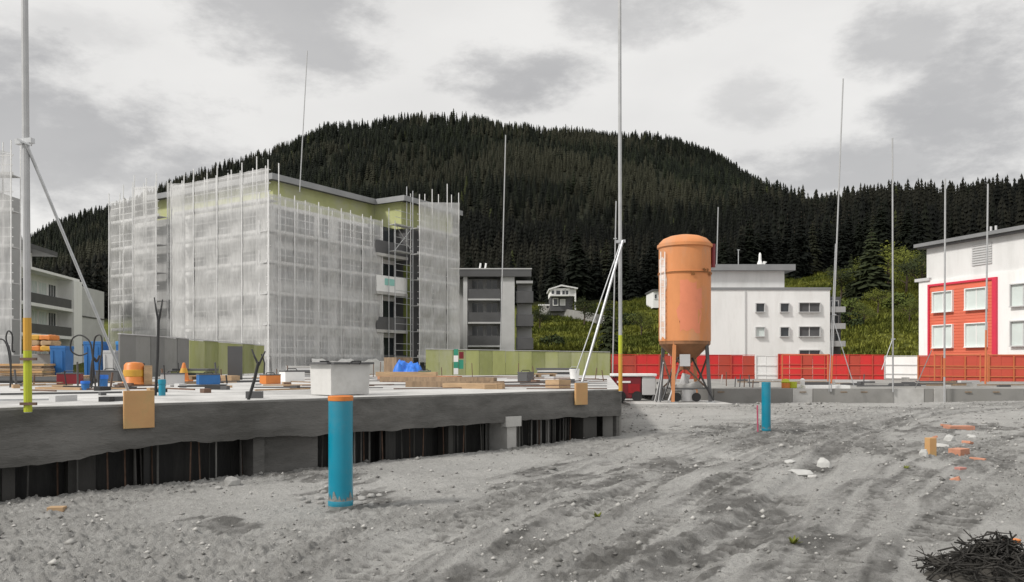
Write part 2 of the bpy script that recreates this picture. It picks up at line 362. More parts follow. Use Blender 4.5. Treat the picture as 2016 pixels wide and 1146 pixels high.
def mud_material():
    m = bpy.data.materials.new('mud_and_gravel'); m.use_nodes = True; t = m.node_tree; b = t.nodes['Principled BSDF']
    N, L = t.nodes.new, t.links.new
    co = N('ShaderNodeTexCoord')
    def noise(sc, de=8, ro=.6):
        n = N('ShaderNodeTexNoise'); n.inputs['Scale'].default_value = sc; n.inputs['Detail'].default_value = de; n.inputs['Roughness'].default_value = ro
        L(co.outputs['Object'], n.inputs['Vector']); return n.outputs['Fac']
    def mr(v, a, b_, c, d):
        r = N('ShaderNodeMapRange'); r.inputs[1].default_value = a; r.inputs[2].default_value = b_; r.inputs[3].default_value = c; r.inputs[4].default_value = d; L(v, r.inputs[0]); return r.outputs[0]
    def mix(f, a, b_, mode='MIX'):
        x = N('ShaderNodeMixRGB'); x.blend_type = mode
        for i, v in enumerate((f, a, b_)):
            if isinstance(v, (int, float)): x.inputs[i].default_value = v
            elif isinstance(v, tuple): x.inputs[i].default_value = (*v, 1)
            else: L(v, x.inputs[i])
        return x.outputs[0]
    base = mix(mr(noise(.45, 6), .38, .62, 0, 1), (.43,.425,.41), (.315,.31,.298))
    base = mix(mr(noise(2.3, 8), .50, .70, 0, .7), base, (.30,.295,.282))
    base = mix(mr(noise(14, 8, .7), .35, .66, 0, .55), base, (.54,.535,.515))
    base = mix(mr(noise(48, 5), .54, .66, 0, .75), base, (.21,.206,.197))
    da = N('ShaderNodeAttribute'); da.attribute_name = 'damp'
    dm = N('ShaderNodeMath'); dm.operation = 'MULTIPLY'; L(da.outputs['Fac'], dm.inputs[0]); L(mr(noise(3.1, 6), .34, .56, .25, .95), dm.inputs[1])
    base = mix(dm.outputs[0], base, (.105,.102,.096))
    ra = N('ShaderNodeAttribute'); ra.attribute_name = 'rough'
    rm = N('ShaderNodeMath'); rm.operation = 'MULTIPLY'; L(ra.outputs['Fac'], rm.inputs[0]); L(mr(noise(7, 8), .45, .6, .1, .6), rm.inputs[1])
    base = mix(rm.outputs[0], base, (.20,.196,.186))
    L(base, b.inputs['Base Color']); b.inputs['Roughness'].default_value = .85; b.inputs['Specular IOR Level'].default_value = .25
    h = N('ShaderNodeMath'); h.operation = 'ADD'; L(noise(34, 8, .75), h.inputs[0]); L(mr(noise(110, 5, .6), .3, .7, 0, .45), h.inputs[1])
    bu = N('ShaderNodeBump'); bu.inputs['Strength'].default_value = .9; bu.inputs['Distance'].default_value = .03
    L(h.outputs[0], bu.inputs['Height']); L(bu.outputs[0], b.inputs['Normal'])
    return m
M_mud = mud_material()
cols = np.arange(-560, 2580, 3.2); rows = 3.4*np.power(64/3.4, np.linspace(0, 1, 620))
PX, YY = np.meshgrid(cols, rows); XX = (PX-CX)/F*YY
Z, damp, rough = gh(XX, YY, True)
np_mesh('ground', np.stack([XX.ravel(), YY.ravel(), Z.ravel()], 1), grid_faces(*XX.shape), [M_mud], 'structure', attrs={'damp': damp.ravel(), 'rough': rough.ravel()})
gb = MB().add([(-2500,-2500,-.9),(2500,-2500,-.9),(2500,2500,-.9),(-2500,2500,-.9)], [(0,1,2,3)]).build('ground_plain', M_mud); gb['kind'] = 'structure'

# hills: a terrain sheet whose skyline follows the ridge
def lut(pts):
    xs, ys = zip(*pts); return lambda q: np.interp(q, xs, ys)
R1 = lut([(-900,560),(-300,510),(60,478),(130,448),(215,420),(300,385),(400,352),(500,318),(560,290),(640,262),(750,246),(830,243),(960,250),(1100,260),(1220,270),(1330,286),(1400,306),(1450,340),(1500,376),(1560,410),(1650,420),(2016,430),(3000,470)])
R2 = lut([(-900,640),(600,600),(1000,560),(1250,500),(1400,450),(1500,415),(1560,424),(1620,428),(1660,418),(1720,410),(1850,416),(1950,410),(2016,400),(2300,390),(3000,370)])
BB = lut([(-900,650),(100,640),(600,630),(900,618),(1050,612),(1200,606),(1300,590),(1480,570),(1640,545),(1700,530),(1850,512),(2016,500),(3000,480)])
def terr(px, Y):
    px = np.asarray(px, float); Y = np.asarray(Y, float)
    y58 = HZ+1.8*F/58
    yb, y2, y1 = BB(px), R2(px), np.minimum(R1(px), R2(px)+90)
    y380 = np.where(px > 1450, y2, np.minimum(y2, yb-.35*(yb-y1)))
    w = sstep(1350, 1500, px); y380 = (1-w)*(yb-.40*(yb-y1))+w*y2
    lY = np.log(Y); k = [math.log(v) for v in (58, 150, 380, 900, 1400)]
    def seg(a, b): return np.clip((lY-k[a])/(k[b]-k[a]), 0, 1)
    py = y58+(yb-y58)*seg(0,1)+(y380-yb)*seg(1,2)+(R1(px)-y380)*seg(2,3)+(150)*seg(3,4)
    X = (px-CX)/F*Y
    z = CH-(py-HZ)*Y/F
    return z+np.minimum(1, Y/300)*5*fbm(X*.02, Y*.02, 4, 5)*sstep(120, 300, Y)
tc_ = np.arange(-900, 3000, 20.0); tr_ = 56*np.power(1400/56, np.linspace(0, 1, 90))
PX, YY = np.meshgrid(tc_, tr_); TZ = terr(PX, YY)
def hill_material():
    m = bpy.data.materials.new('meadow_and_forest_floor'); m.use_nodes = True; t = m.node_tree; b = t.nodes['Principled BSDF']
    N, L = t.nodes.new, t.links.new; co = N('ShaderNodeTexCoord')
    def noise(sc, de=8):
        n = N('ShaderNodeTexNoise'); n.inputs['Scale'].default_value = sc; n.inputs['Detail'].default_value = de; n.inputs['Roughness'].default_value = .65
        L(co.outputs['Object'], n.inputs['Vector']); return n.outputs['Fac']
    def mr(v, a, b_, c, d):
        r = N('ShaderNodeMapRange'); r.inputs[1].default_value = a; r.inputs[2].default_value = b_; r.inputs[3].default_value = c; r.inputs[4].default_value = d; L(v, r.inputs[0]); return r.outputs[0]
    def mix(f, a, b_):
        x = N('ShaderNodeMixRGB')
        for i, v in enumerate((f, a, b_)):
            if isinstance(v, tuple): x.inputs[i].default_value = (*v, 1)
            else: L(v, x.inputs[i])
        return x.outputs[0]
    g = mix(mr(noise(.12), .38, .62, 0, 1), (.12,.122,.026), (.07,.08,.016))
    g = mix(mr(noise(1.2), .4, .65, 0, .6), g, (.05,.07,.015))
    at = N('ShaderNodeAttribute'); at.attribute_name = 'wood'
    g = mix(at.outputs['Fac'], g, (.018,.02,.012)); L(g, b.inputs['Base Color']); b.inputs['Roughness'].default_value = .95; b.inputs['Specular IOR Level'].default_value = .1
    bu = N('ShaderNodeBump'); bu.inputs['Strength'].default_value = .8; bu.inputs['Distance'].default_value = .3; L(noise(2.5), bu.inputs['Height']); L(bu.outputs[0], b.inputs['Normal'])
    return m
np_mesh('hills', np.stack([((PX-CX)/F*YY).ravel(), YY.ravel(), TZ.ravel()], 1), grid_faces(*PX.shape), [hill_material()], 'structure', attrs={'wood': sstep(150, 172, YY).ravel()})
def tz(px, Y): return float(terr(np.array([px]), np.array([Y]))[0])

# ------------------------------------------------------------------ conifers
def leaf_material(name, attr=None, col=(.03,.045,.02)):
    m = bpy.data.materials.new(name); m.use_nodes = True; t = m.node_tree; b = t.nodes['Principled BSDF']
    b.inputs['Roughness'].default_value = .8; b.inputs['Specular IOR Level'].default_value = .15
    co = t.nodes.new('ShaderNodeTexCoord'); n = t.nodes.new('ShaderNodeTexNoise'); n.inputs['Scale'].default_value = 1.1; n.inputs['Detail'].default_value = 6; t.links.new(co.outputs['Object'], n.inputs['Vector'])
    r = t.nodes.new('ShaderNodeMapRange'); r.inputs[1].default_value = .3; r.inputs[2].default_value = .7; r.inputs[3].default_value = .6; r.inputs[4].default_value = 1.4; t.links.new(n.outputs['Fac'], r.inputs[0])
    s = t.nodes.new('ShaderNodeVectorMath'); s.operation = 'SCALE'; s.inputs[0].default_value = col; t.links.new(r.outputs[0], s.inputs['Scale'])
    if attr:
        a = t.nodes.new('ShaderNodeAttribute'); a.attribute_name = attr; t.links.new(a.outputs['Vector'], s.inputs[0])
    t.links.new(s.outputs[0], b.inputs['Base Color']); return m
def far_conifer(seed, layers=8, n=7):
    rg = np.random.default_rng(seed); V, T = [], []
    for k in range(layers):
        f = k/layers; z0 = .10+.86*f; r = .17*(1-f)**.8+.012; top = min(1.0, z0+.16*(1-.4*f))
        b = len(V); V.append((rg.normal(0,.006), rg.normal(0,.006), top)); ph = rg.uniform(0, 6.3)
        for j in range(2*n):
            a = ph+math.pi*j/n; rr = r*(rg.uniform(.75,1.25) if j % 2 else rg.uniform(.35,.6))
            V.append((rr*math.cos(a), rr*math.sin(a), z0-(.05 if j % 2 else 0)*rg.uniform(.5,1.3)))
        for j in range(2*n): T.append((b, b+1+j, b+1+(j+1) % (2*n)))
    return np.array(V), np.array(T)
rng = np.random.default_rng(7)
TPL = [far_conifer(s) for s in range(6)]
def forest(name, n, y0, y1, px0, px1, hmin, hmax, seed, cond=None, label=''):
    rg = np.random.default_rng(seed)
    px = rg.uniform(px0, px1, n); Y = np.sqrt(rg.uniform(y0**2, y1**2, n)); z = terr(px, Y)
    X = (px-CX)/F*Y
    H = rg.uniform(hmin, hmax, n)*(1+.6*fbm(X*.02, Y*.02, 2, 9)); w = rg.uniform(.8, 1.3, n)
    # stands of larch are lighter and browner than the spruce
    lar = fbm(X*.012, Y*.012, 3, 15)+rg.normal(0, .13, n)
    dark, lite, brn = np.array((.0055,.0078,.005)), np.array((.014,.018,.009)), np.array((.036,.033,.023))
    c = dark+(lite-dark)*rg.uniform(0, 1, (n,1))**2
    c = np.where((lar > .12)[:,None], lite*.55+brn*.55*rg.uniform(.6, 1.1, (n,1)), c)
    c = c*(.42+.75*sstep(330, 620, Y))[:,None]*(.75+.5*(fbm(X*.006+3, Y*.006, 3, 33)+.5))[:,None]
    spr = rg.uniform(0, 1, n) < .004
    c = np.where(spr[:,None], np.array((.036,.042,.014)), c)
    if cond is not None:
        k = cond(px, Y); px, Y, z, X, H, w, c = (q[k] for q in (px, Y, z, X, H, w, c))
    Vs, Ts, Cs, off = [], [], [], 0
    which = rg.integers(0, len(TPL), len(px)); ang = rg.uniform(0, 6.28, len(px))
    for ti, (tv, tt) in enumerate(TPL):
        k = np.where(which == ti)[0]
        if not len(k): continue
        ca, sa = np.cos(ang[k])[:,None], np.sin(ang[k])[:,None]; hh = H[k][:,None]; ww = w[k][:,None]
        vx = (tv[:,0]*ca-tv[:,1]*sa)*hh*ww+X[k][:,None]; vy = (tv[:,0]*sa+tv[:,1]*ca)*hh*ww+Y[k][:,None]; vz = tv[:,2]*hh+z[k][:,None]-.6
        Vs.append(np.stack([vx, vy, vz], -1).reshape(-1, 3)); m = len(tv)
        Ts.append((tt[None]+(np.arange(len(k))*m)[:,None,None]+off).reshape(-1, 3)); Cs.append(np.repeat(c[k], m, 0)); off += len(k)*m
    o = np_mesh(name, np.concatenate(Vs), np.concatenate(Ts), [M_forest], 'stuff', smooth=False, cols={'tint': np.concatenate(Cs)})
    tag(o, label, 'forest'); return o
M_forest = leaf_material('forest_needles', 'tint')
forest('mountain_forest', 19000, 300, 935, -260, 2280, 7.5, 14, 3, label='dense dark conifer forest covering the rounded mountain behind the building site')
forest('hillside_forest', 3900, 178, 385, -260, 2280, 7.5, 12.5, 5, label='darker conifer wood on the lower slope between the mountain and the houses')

def spruce_mesh(seed, wide=1.0, sparse=False):
    rg = random.Random(seed); V, Fc = [], []
    levels = 26 if not sparse else 20
    for k in range(levels):
        f = (k+rg.uniform(-.3,.3))/levels; f = max(0, f); z = .06+.93*f; R = wide*(.205*(1-f)**.85+.008)*rg.uniform(.85,1.15)
        nb = int(13-6*f); ph = rg.uniform(0, 6.3)
        for j in range(nb):
            a = ph+2*math.pi*j/nb+rg.uniform(-.25,.25); r = R*rg.uniform(.65,1.18)
            ca, sa = math.cos(a), math.sin(a); drop = r*rg.uniform(.25,.6); w = r*rg.uniform(.26,.42)
            def pt(t, s, dz=0): return (ca*r*t-sa*s*w, sa*r*t+ca*s*w, z-drop*t*t+.25*r*max(0,t-.7)+dz)
            b = len(V)
            V += [pt(.02,0), pt(.45,.75,-.012), pt(.5,0,.006), pt(.45,-.75,-.012), pt(.8,.55,-.01), pt(.85,0,.004), pt(.8,-.55,-.01), pt(1.05,0)]
            Fc += [(b,b+2,b+1),(b,b+3,b+2),(b+1,b+2,b+5,b+4),(b+2,b+3,b+6,b+5),(b+4,b+5,b+7),(b+5,b+6,b+7)]
            for q in range(3):      # hanging sprays
                t0 = rg.uniform(.35,.95); s0 = rg.uniform(-.6,.6); p0 = pt(t0, s0); h = r*rg.uniform(.18,.4); ww = .014+.05*r
                b = len(V); V += [(p0[0]-sa*ww, p0[1]+ca*ww, p0[2]), (p0[0]+sa*ww, p0[1]-ca*ww, p0[2]), (p0[0], p0[1], p0[2]-h)]; Fc.append((b,b+1,b+2))
    return V, Fc
M_needle = [leaf_material('spruce_needles_dark', None, (.0038,.0055,.0035)), leaf_material('spruce_needles_mid', None, (.006,.0085,.0045)), leaf_material('larch_needles', None, (.017,.019,.010))]
SPR = []
for s, (wd, mi) in enumerate(((1.0,0),(1.15,1),(.85,0),(1.05,2))):
    V, Fc = spruce_mesh(100+s, wd, mi == 2); me = bpy.data.meshes.new('crown'); me.from_pydata(V, [], Fc); me.materials.append(M_needle[mi])
    tb = MB().tube([(0,0,-.03),(0,0,.3),(0,0,.93)], [.017,.012,.002], 8); tm = bpy.data.meshes.new('trunk'); tm.from_pydata(tb.v, [], tb.f); tm.materials.append(M_bark)
    SPR.append((me, tm))
ORD = ['first','second','third','fourth','fifth','sixth','seventh','eighth','ninth','tenth','eleventh','twelfth','thirteenth','fourteenth','fifteenth']
KINDTXT = ['dark slender spruce','mid green broad spruce','dark narrow spruce','pale feathery larch']
GROUPS = [(60, 208, 'above the terraced white block', 6),
          (912, 1062, 'above the dark-balcony house', 7),
          (1066, 1145, 'behind the small white hillside house', 5),
          (1150, 1292, 'between striped pole and silo', 8),
          (1402, 1500, 'above the white block beside silo', 6),
          (1505, 1640, 'above the right end of the white block', 8),
          (1645, 1815, 'atop the steep green meadow', 10)]
rs = random.Random(11)
for g0, g1, where, n in GROUPS:
    for i in range(n):
        px = g0+(g1-g0)*(i+.5)/n+rs.uniform(-4, 4); Y = rs.uniform(156, 176); k = rs.choice([0,0,0,1,1,2,2,3])
        X = (px-CX)/F*Y; z = tz(px, Y); h = rs.uniform(9, 14)
        if where.startswith('behind the small'): Y = rs.uniform(160,172)
        r = empty('spruce_tree', (X, Y, z-.2), f"{KINDTXT[k]}, {ORD[i]} from left {where}", 'tree', 'trees along the forest edge', rs.uniform(0, 6.3))
        r.scale = (h, h, h)
        for me, nm in ((SPR[k][0], 'crown'), (SPR[k][1], 'trunk')): link_mesh(nm, me, r)
M_lone = leaf_material('spruce_needles_meadow', None, (.030,.038,.017))
def lone_tree(px, Y, h, k, label, sx=1.0):
    r = empty('spruce_tree', ((px-CX)/F*Y, Y, tz(px, Y)-.2), label, 'tree', None, px)
    r.scale = (h*sx, h*sx, h)
    me = SPR[k][0].copy(); me.materials[0] = M_lone; link_mesh('crown', me, r); link_mesh('trunk', SPR[k][1], r)
lone_tree(1716, 116, 10.8, 1, 'single broad spruce standing alone on the green meadow left of the red and white building', 1.35)
lone_tree(1200, 84, 7.2, 0, 'small dark spruce on the grass just behind the tall striped pole')
lone_tree(1676, 122, 7.0, 0, 'low dark spruce beside the lone broad one on the meadow')

# leafy bushes on the meadow
def bush(px, Y, r, label, m, seed):
    rg = random.Random(seed); b = MB()
    for _ in range(900):
        th, ph = rg.uniform(0, 6.28), math.acos(rg.uniform(-.2, 1)); q = r*rg.uniform(.5, 1)**.5*(1+.25*math.sin(3*th+seed)*math.sin(2*ph))
        c = Vector((q*math.sin(ph)*math.cos(th), q*math.sin(ph)*math.sin(th), q*math.cos(ph)*.9)); s = r*rg.uniform(.05,.13)
        u = Vector((rg.gauss(0,1), rg.gauss(0,1), rg.gauss(0,1))).normalized(); v = u.orthogonal().normalized()
        b.add([c-u*s, c+v*s*.7, c+u*s, c-v*s*.7], [(0,1,2,3)])
    L = Vector(((px-CX)/F*Y, Y, tz(px, Y)))
    root = empty('bush', L, label, 'bush'); b.v = [(x+L.x, y+L.y, z+L.z) for x, y, z in b.v]
    b.build('foliage', m, root)
    st = MB()
    for k in range(4): st.tube([L+Vector((0,0,-.2)), L+Vector((.4*r*math.cos(k*1.6), .4*r*math.sin(k*1.6), .6*r))], [.05*r,.02*r], 6)
    st.build('stem', M_bark, root)
M_bush = leaf_material('bush_leaves', None, (.07,.09,.02)); M_bush2 = leaf_material('bush_leaves_dark', None, (.028,.04,.014))
def leafy_tree(px, Y, h, label, m, seed, wide=.42):
    rg = random.Random(seed); L = Vector(((px-CX)/F*Y, Y, tz(px, Y)-.1)); root = empty('leafy_tree', L, label, 'tree', None)
    tk = MB(); tk.tube([L, L+Vector((.02*h,0,.35*h)), L+Vector((0,0,.75*h))], [.03*h,.022*h,.006*h], 7); cl = []
    for k in range(9):
        a = k*2.4; z0 = rg.uniform(.22,.6)*h; e = L+Vector((math.cos(a)*wide*h*rg.uniform(.5,.85), math.sin(a)*wide*h*rg.uniform(.5,.85), z0+h*rg.uniform(.12,.3))); tk.tube([L+Vector((0,0,z0)), e], [.012*h,.003*h], 5); cl.append((e, rg.uniform(.13,.2)*h))
    cl += [(L+Vector((rg.uniform(-.1,.1)*h, rg.uniform(-.1,.1)*h, h*z)), .17*h) for z in (.55,.72,.86)]
    tk.build('trunk', M_bark, root); cb = MB()
    for c, r in cl:
        for _ in range(150):
            v_ = Vector((rg.gauss(0,1), rg.gauss(0,1), rg.gauss(0,.8))).normalized()*r*rg.uniform(.3,1.1); q = c+v_; s = rg.uniform(.012,.03)*h
            u = Vector((rg.gauss(0,1), rg.gauss(0,1), rg.gauss(0,1))).normalized(); w = u.orthogonal().normalized(); cb.add([q-u*s, q+w*s*.6, q+u*s, q-w*s*.6], [(0,1,2,3)])
    cb.build('crown', m, root)
M_leafA = leaf_material('leaves_yellow_green', None, (.105,.118,.02)); M_leafB = leaf_material('leaves_deep_green', None, (.026,.034,.012)); M_leafC = leaf_material('leaves_olive', None, (.075,.088,.018))
leafy_tree(1690, 118, 6.5, 'olive leafy tree touching the lone spruce on its left', M_leafC, 1)
leafy_tree(1748, 124, 7.5, 'tall yellow green leafy tree right of the lone spruce', M_leafA, 2)
leafy_tree(1784, 120, 6.5, 'yellow green leafy tree crossed by the dark meadow edge near the red and white building', M_leafA, 3)
leafy_tree(1815, 112, 7.5, 'deep green leafy tree against the left wall of the red and white building', M_leafB, 4)
leafy_tree(1655, 118, 5.5, 'deep green leafy tree above the grey end of the white block', M_leafB, 5)
leafy_tree(1728, 104, 3.6, 'low yellow green leafy tree in front of the lone spruce', M_leafA, 6, .55)
leafy_tree(1700, 96, 3.0, 'low olive shrub like tree on the lower meadow left of the straight thin pole', M_leafC, 7, .6)
leafy_tree(1790, 96, 3.0, 'low olive shrub like tree on the lower meadow right of the straight thin pole', M_leafC, 8, .6)
leafy_tree(1262, 104, 3.4, 'low olive tree on the slope just left of the silo', M_leafC, 9, .55)
leafy_tree(1150, 122, 4.6, 'deep green leafy tree right of the white hillside house', M_leafB, 10)
leafy_tree(1062, 118, 4.0, 'deep green leafy tree between the dark-balcony house and the white hillside house', M_leafB, 11)
def meadow(n, seed):
    g = np.random.default_rng(seed); px = g.uniform(1030, 1860, n); Y = 66+92*g.uniform(0, 1, n)**.8; X_ = (px-CX)/F*Y; z = terr(px, Y); k = 7
    c = np.stack([X_, Y, z], 1)[:,None,:]; h = g.uniform(.15, .55, (n,k))*(.6+1.6*np.maximum(0, fbm(X_*.25, Y*.25, 3, 8)+.2))[:,None]; a = g.uniform(0, 6.28, (n,k)); sp = g.uniform(0, .5, (n,k)); wd = .06+.10*g.uniform(0, 1, (n,k))
    base = np.stack([np.cos(a)*sp, np.sin(a)*sp, 0*a], -1)+c; tip = base+np.stack([np.cos(a)*h*.5, np.sin(a)*h*.5, h], -1); sd_ = np.stack([-np.sin(a)*wd, np.cos(a)*wd, 0*a], -1)
    V = np.stack([base-sd_, base+sd_, tip], 2).reshape(-1, 3); T = np.arange(len(V)).reshape(-1, 3)
    f = np.clip(.5+1.5*fbm(X_*.12, Y*.12, 3, 19)+g.normal(0, .25, n), 0, 1)[:,None]; col = np.array((.07,.085,.014))*(1-f)+np.array((.165,.172,.03))*f
    o = np_mesh('meadow_grass', V, T, [leaf_material('meadow_blades', 'tint')], 'stuff', smooth=False, cols={'tint': np.repeat(col, 3*k, 0)}); tag(o, 'rough yellow green grass on the slope behind the hoardings', 'grass')
meadow(16000, 4)
bush(1672, 108, 2.0, 'yellow green bush low on the meadow left of the lone spruce', M_bush, 1)
bush(1766, 108, 2.2, 'yellow green bush low on the meadow right of the lone spruce', M_bush, 2)
bush(1660, 96, 2.2, 'dark bush beside the grey end of the white flat-roofed building', M_bush2, 3)
bush(1242, 118, 1.9, 'dark bush on the slope left of the orange silo', M_bush2, 4)
bush(1090, 96, 1.6, 'low dark bush on the grass slope below the white hillside house', M_bush2, 5)
# ------------------------------------------------------------------ scaffolded apartment block in the middle left
C0 = Vector((-15.5, 51.8, 0)); AI = Vector((.847,-.531,0)); BJ = Vector((.531,.847,0))
def IJ(i, j, z=0): q = C0+AI*i+BJ*j; return Vector((q.x, q.y, z))
def ijbox(mb, i0, i1, j0, j1, z0, z1):
    return mb.hexa([IJ(i0,j0,z0), IJ(i1,j0,z0), IJ(i1,j1,z0), IJ(i0,j1,z0), IJ(i0,j0,z1), IJ(i1,j0,z1), IJ(i1,j1,z1), IJ(i0,j1,z1)])
LF = Fac(C0.xy, AI.xy); LF.n = -BJ.copy()           # left face: t runs -17..0 towards the near corner
RF = Fac(C0.xy, BJ.xy); RF.n = AI.copy()            # right face: t runs 0..11
apt = empty('apartment_building', IJ(-4, 6), 'large apartment block under construction wrapped in grey scaffold netting', 'building')
b = MB(); ijbox(b, -16, -1, 1, 20, -.5, 12.0); b.build('wall', M_white2, apt)
b = MB(); ijbox(b, -16, -3, 3, 20, 12.0, 14.1); ijbox(b, -3.002, -.2, 13.3, 20, 12.0, 14.1); b.build('attic_wall', M_insul_y, apt)
b = MB(); ijbox(b, -16.6, -2.4, 2.4, 20.5, 14.1, 14.38); ijbox(b, -2.398, .5, 12.8, 20.5, 14.1, 14.38); b.build('roof', M_roof, apt)
b = MB(); ijbox(b, -16.63, -2.37, 2.37, 2.4, 14.03, 14.44); ijbox(b, -2.4, -2.37, 2.4, 12.77, 14.03, 14.44); ijbox(b, -2.4, .53, 12.77, 12.8, 14.03, 14.44); ijbox(b, .5,.53,12.8,20.5,14.03,14.44)
b.build('roof_edge', M_zinc, apt)
# wing beside the loggias
b = MB(); ijbox(b, -.998, .3, 13.6, 19, -.5, 12.0); b.build('wing_wall', M_dgrey, apt)
b = MB(); ijbox(b, -.2, .42, 13.55, 13.597, -.5, 9.2); b.build('insulation_strip', M_insul, apt)
for z in (1.2, 4.05, 6.9, 9.75):
    b = MB(); ijbox(b, -.995, .25, 10.0, 13.58, z-.22, z); s_ = b.build('balcony_slab', M_conc, apt)
    b = MB(); ijbox(b, .12, .2, 10.0, 13.5, z+.002, z+.95 if z != 6.9 else z+1.2); b.build('balcony_parapet', M_whiteplastic if z == 6.9 else M_dgrey, apt)
    b = MB(); ijbox(b, .205, .225, 10.9, 12.0, z+.5, z+1.0) if z == 6.9 else None
    if z == 6.9: b.build('teal_panel', M_tealpanel, apt)
    for k in range(2):
        b = MB(); ijbox(b, -.995, -.95, 10.4+k*1.6, 11.7+k*1.6, z+.1, z+2.3); b.build('loggia_door', M_glass, apt)
def window_on(fac, t0, t1, z0, z1, d, parent, frame=M_lgrey, glass=M_glass, mull=1, fw=.07, dp=.06):
    fb = MB(); fac.box(fb, t0-fw, t1+fw, z1, z1+fw, d, d+dp); fac.box(fb, t0-fw, t1+fw, z0-fw, z0, d, d+dp+.05)
    fac.box(fb, t0-fw, t0, z0, z1, d, d+dp); fac.box(fb, t1, t1+fw, z0, z1, d, d+dp)
    for k in range(mull):
        tm = t0+(t1-t0)*(k+1)/(mull+1); fac.box(fb, tm-.03, tm+.03, z0, z1, d+.004, d+.05)
    f = fb.build('window', frame, parent)
    pb = MB(); fac.box(pb, t0, t1, z0, z1, d+.002, d+.018); pb.build('pane', glass, f); return f
for z in (1.9, 4.75, 7.6, 10.2):
    for t in (-14.6, -11.8, -8.8, -6.2, -3.6): window_on(LF, t, t+1.2, z, z+1.35, -1.0, apt, M_lgrey, M_glass)
    for t in (1.5, 3.3, 5.4, 7.2, 9.0): window_on(RF, t, t+(1.5 if t != 5.4 else .9), z-.6, z+1.5, -1.0, apt, M_lgrey, M_glass)

def net_panel(fac, t0, t1, z0, ztop, d, seed, flare=.0):
    """one hanging strip of scaffold net with folds; ztop(t) gives its upper edge"""
    nu, nv = 20, 70; us = np.linspace(0, 1, nu); vs_ = np.linspace(0, 1, nv)
    U, V = np.meshgrid(us, vs_); T = t0+(t1-t0)*U; zt = np.array([ztop(t) for t in t0+(t1-t0)*us])[None]
    zz = z0+(zt-z0)*V
    D = d+.10*np.sin(math.pi*U)*(1+.8*np.sin(zz*3.14+seed))+.08*fbm(T*3.2+seed*7, zz*.45+T*.6, 3, 31)+.04*fbm(T*7, zz*2.2, 2, 35)+flare*(1-V)**3
    D = D+.05*fbm(T*1.1, zz*1.4, 3, 37+seed)
    return np.stack([fac.O.x+fac.d.x*T+fac.n.x*D, fac.O.y+fac.d.y*T+fac.n.y*D, zz], -1).reshape(-1, 3), grid_faces(nv, nu)
def scaffold(name, label, fac, bays, z0, ztop, nmat, parent_loc, depth=.9, dnet=0.0, flare=0, levels=(2.0, 4.0, 6.0, 8.0, 10.0, 12.0), top_extra=.9, group=None, pole_out=True):
    sc_ = empty(name, parent_loc, label, 'scaffolding', group)
    for k, (t0, t1) in enumerate(bays):
        V, Fq = net_panel(fac, t0, t1, z0, ztop, dnet, k+int(abs(t0)*3), flare)
        np_mesh('netting', V-np.array(parent_loc), Fq, [nmat], parent=sc_)
    ts = sorted({round(t, 3) for bb in bays for t in bb}|{round((bb[0]+bb[1])/2, 3) for bb in bays if bb[1]-bb[0] > 1.9})
    for k, t in enumerate(ts):
        for d, ex in ((dnet+(.06 if pole_out and k % 2 == 0 else -.09), top_extra*(.4+.6*((k*37) % 5)/4)), (dnet-depth+.08, top_extra*.5)):
            MB().tube([fac.p(t, z0-.3, d), fac.p(t, ztop(t)+ex, d)], .036, 6).build('standard', M_tube, sc_)
    tA, tB = ts[0], ts[-1]
    for z in levels:
        if z > min(ztop(tA), ztop(tB))-.3: continue
        bb = MB(); fac.box(bb, tA, tB, z-.05, z, dnet-depth+.12, dnet-.14); bb.build('deck', M_wood2 if False else M_lgrey, sc_)
        for dz in (.55, 1.05): MB().tube([fac.p(tA, z+dz, dnet-.13), fac.p(tB, z+dz, dnet-.13)], .026, 6).build('guard_rail', M_tube, sc_)
        bb = MB(); fac.box(bb, tA, tB, z, z+.16, dnet-.16, dnet-.13); bb.build('toe_board', M_white2, sc_)
    for dz in (-.1,):
        MB().tube([fac.p(tA, ztop(tA)+dz, dnet-.13), fac.p(tB, ztop(tB)+dz, dnet-.13)], .026, 6).build('guard_rail', M_steel, sc_)
    return sc_
M_tube = mat('scaffold_tube', (.74,.74,.735), .5, .12, 4, metal=.1)
def lin(t0, z0, t1, z1): return lambda t: z0+(z1-z0)*(t-t0)/(t1-t0)
def bays(a, b, n): return [(a+(b-a)*k/n, a+(b-a)*(k+1)/n) for k in range(n)]
scaffold('scaffolding', 'broad grey netted scaffolding face left of the building corner', LF, bays(-9.9, 0, 4), -.4, lin(-9.9, 13.95, 0, 14.0), N_left, tuple(LF.p(-5,0)))
scaffold('scaffolding', 'narrow shaded strip of grey netting set back between two netted faces', LF, bays(-11.2, -9.92, 1), -.4, lin(-11.2, 14.35, -9.9, 14.3), N_left, tuple(LF.p(-10.5,0)), dnet=-.75, depth=.24, top_extra=.3)
scaffold('scaffolding', 'grey netted scaffolding face left of the shaded strip', LF, bays(-14.0, -11.2, 1), -.4, lin(-14.0, 14.3, -11.2, 14.1), N_left, tuple(LF.p(-12.6,0)), dnet=.25)
scaffold('scaffolding', 'outermost left scaffold stair tower with pale netting and bare poles on top', LF, bays(-17.2, -14.03, 2), -.4, lin(-17.2, 13.6, -14, 13.6), N_right, tuple(LF.p(-15.6,0)), dnet=.1, top_extra=1.6)
scaffold('scaffolding', 'pale netted scaffolding face right of the building corner, its lower hem spread outwards', RF, bays(-.05, 10.8, 5), -.3, lin(0, 12.35, 10.8, 12.2), N_right, tuple(RF.p(5,0)), flare=.5, top_extra=.25)
WF = Fac(IJ(1.3, 0).xy, BJ.xy); WF.n = AI.copy()
scaffold('scaffolding', 'bright netted scaffold tower at the right end of the block', WF, bays(13.6, 18.95, 3), 1.6, lin(13.6, 13.95, 18.95, 14.8), N_bright, tuple(WF.p(16,0)), top_extra=1.5)
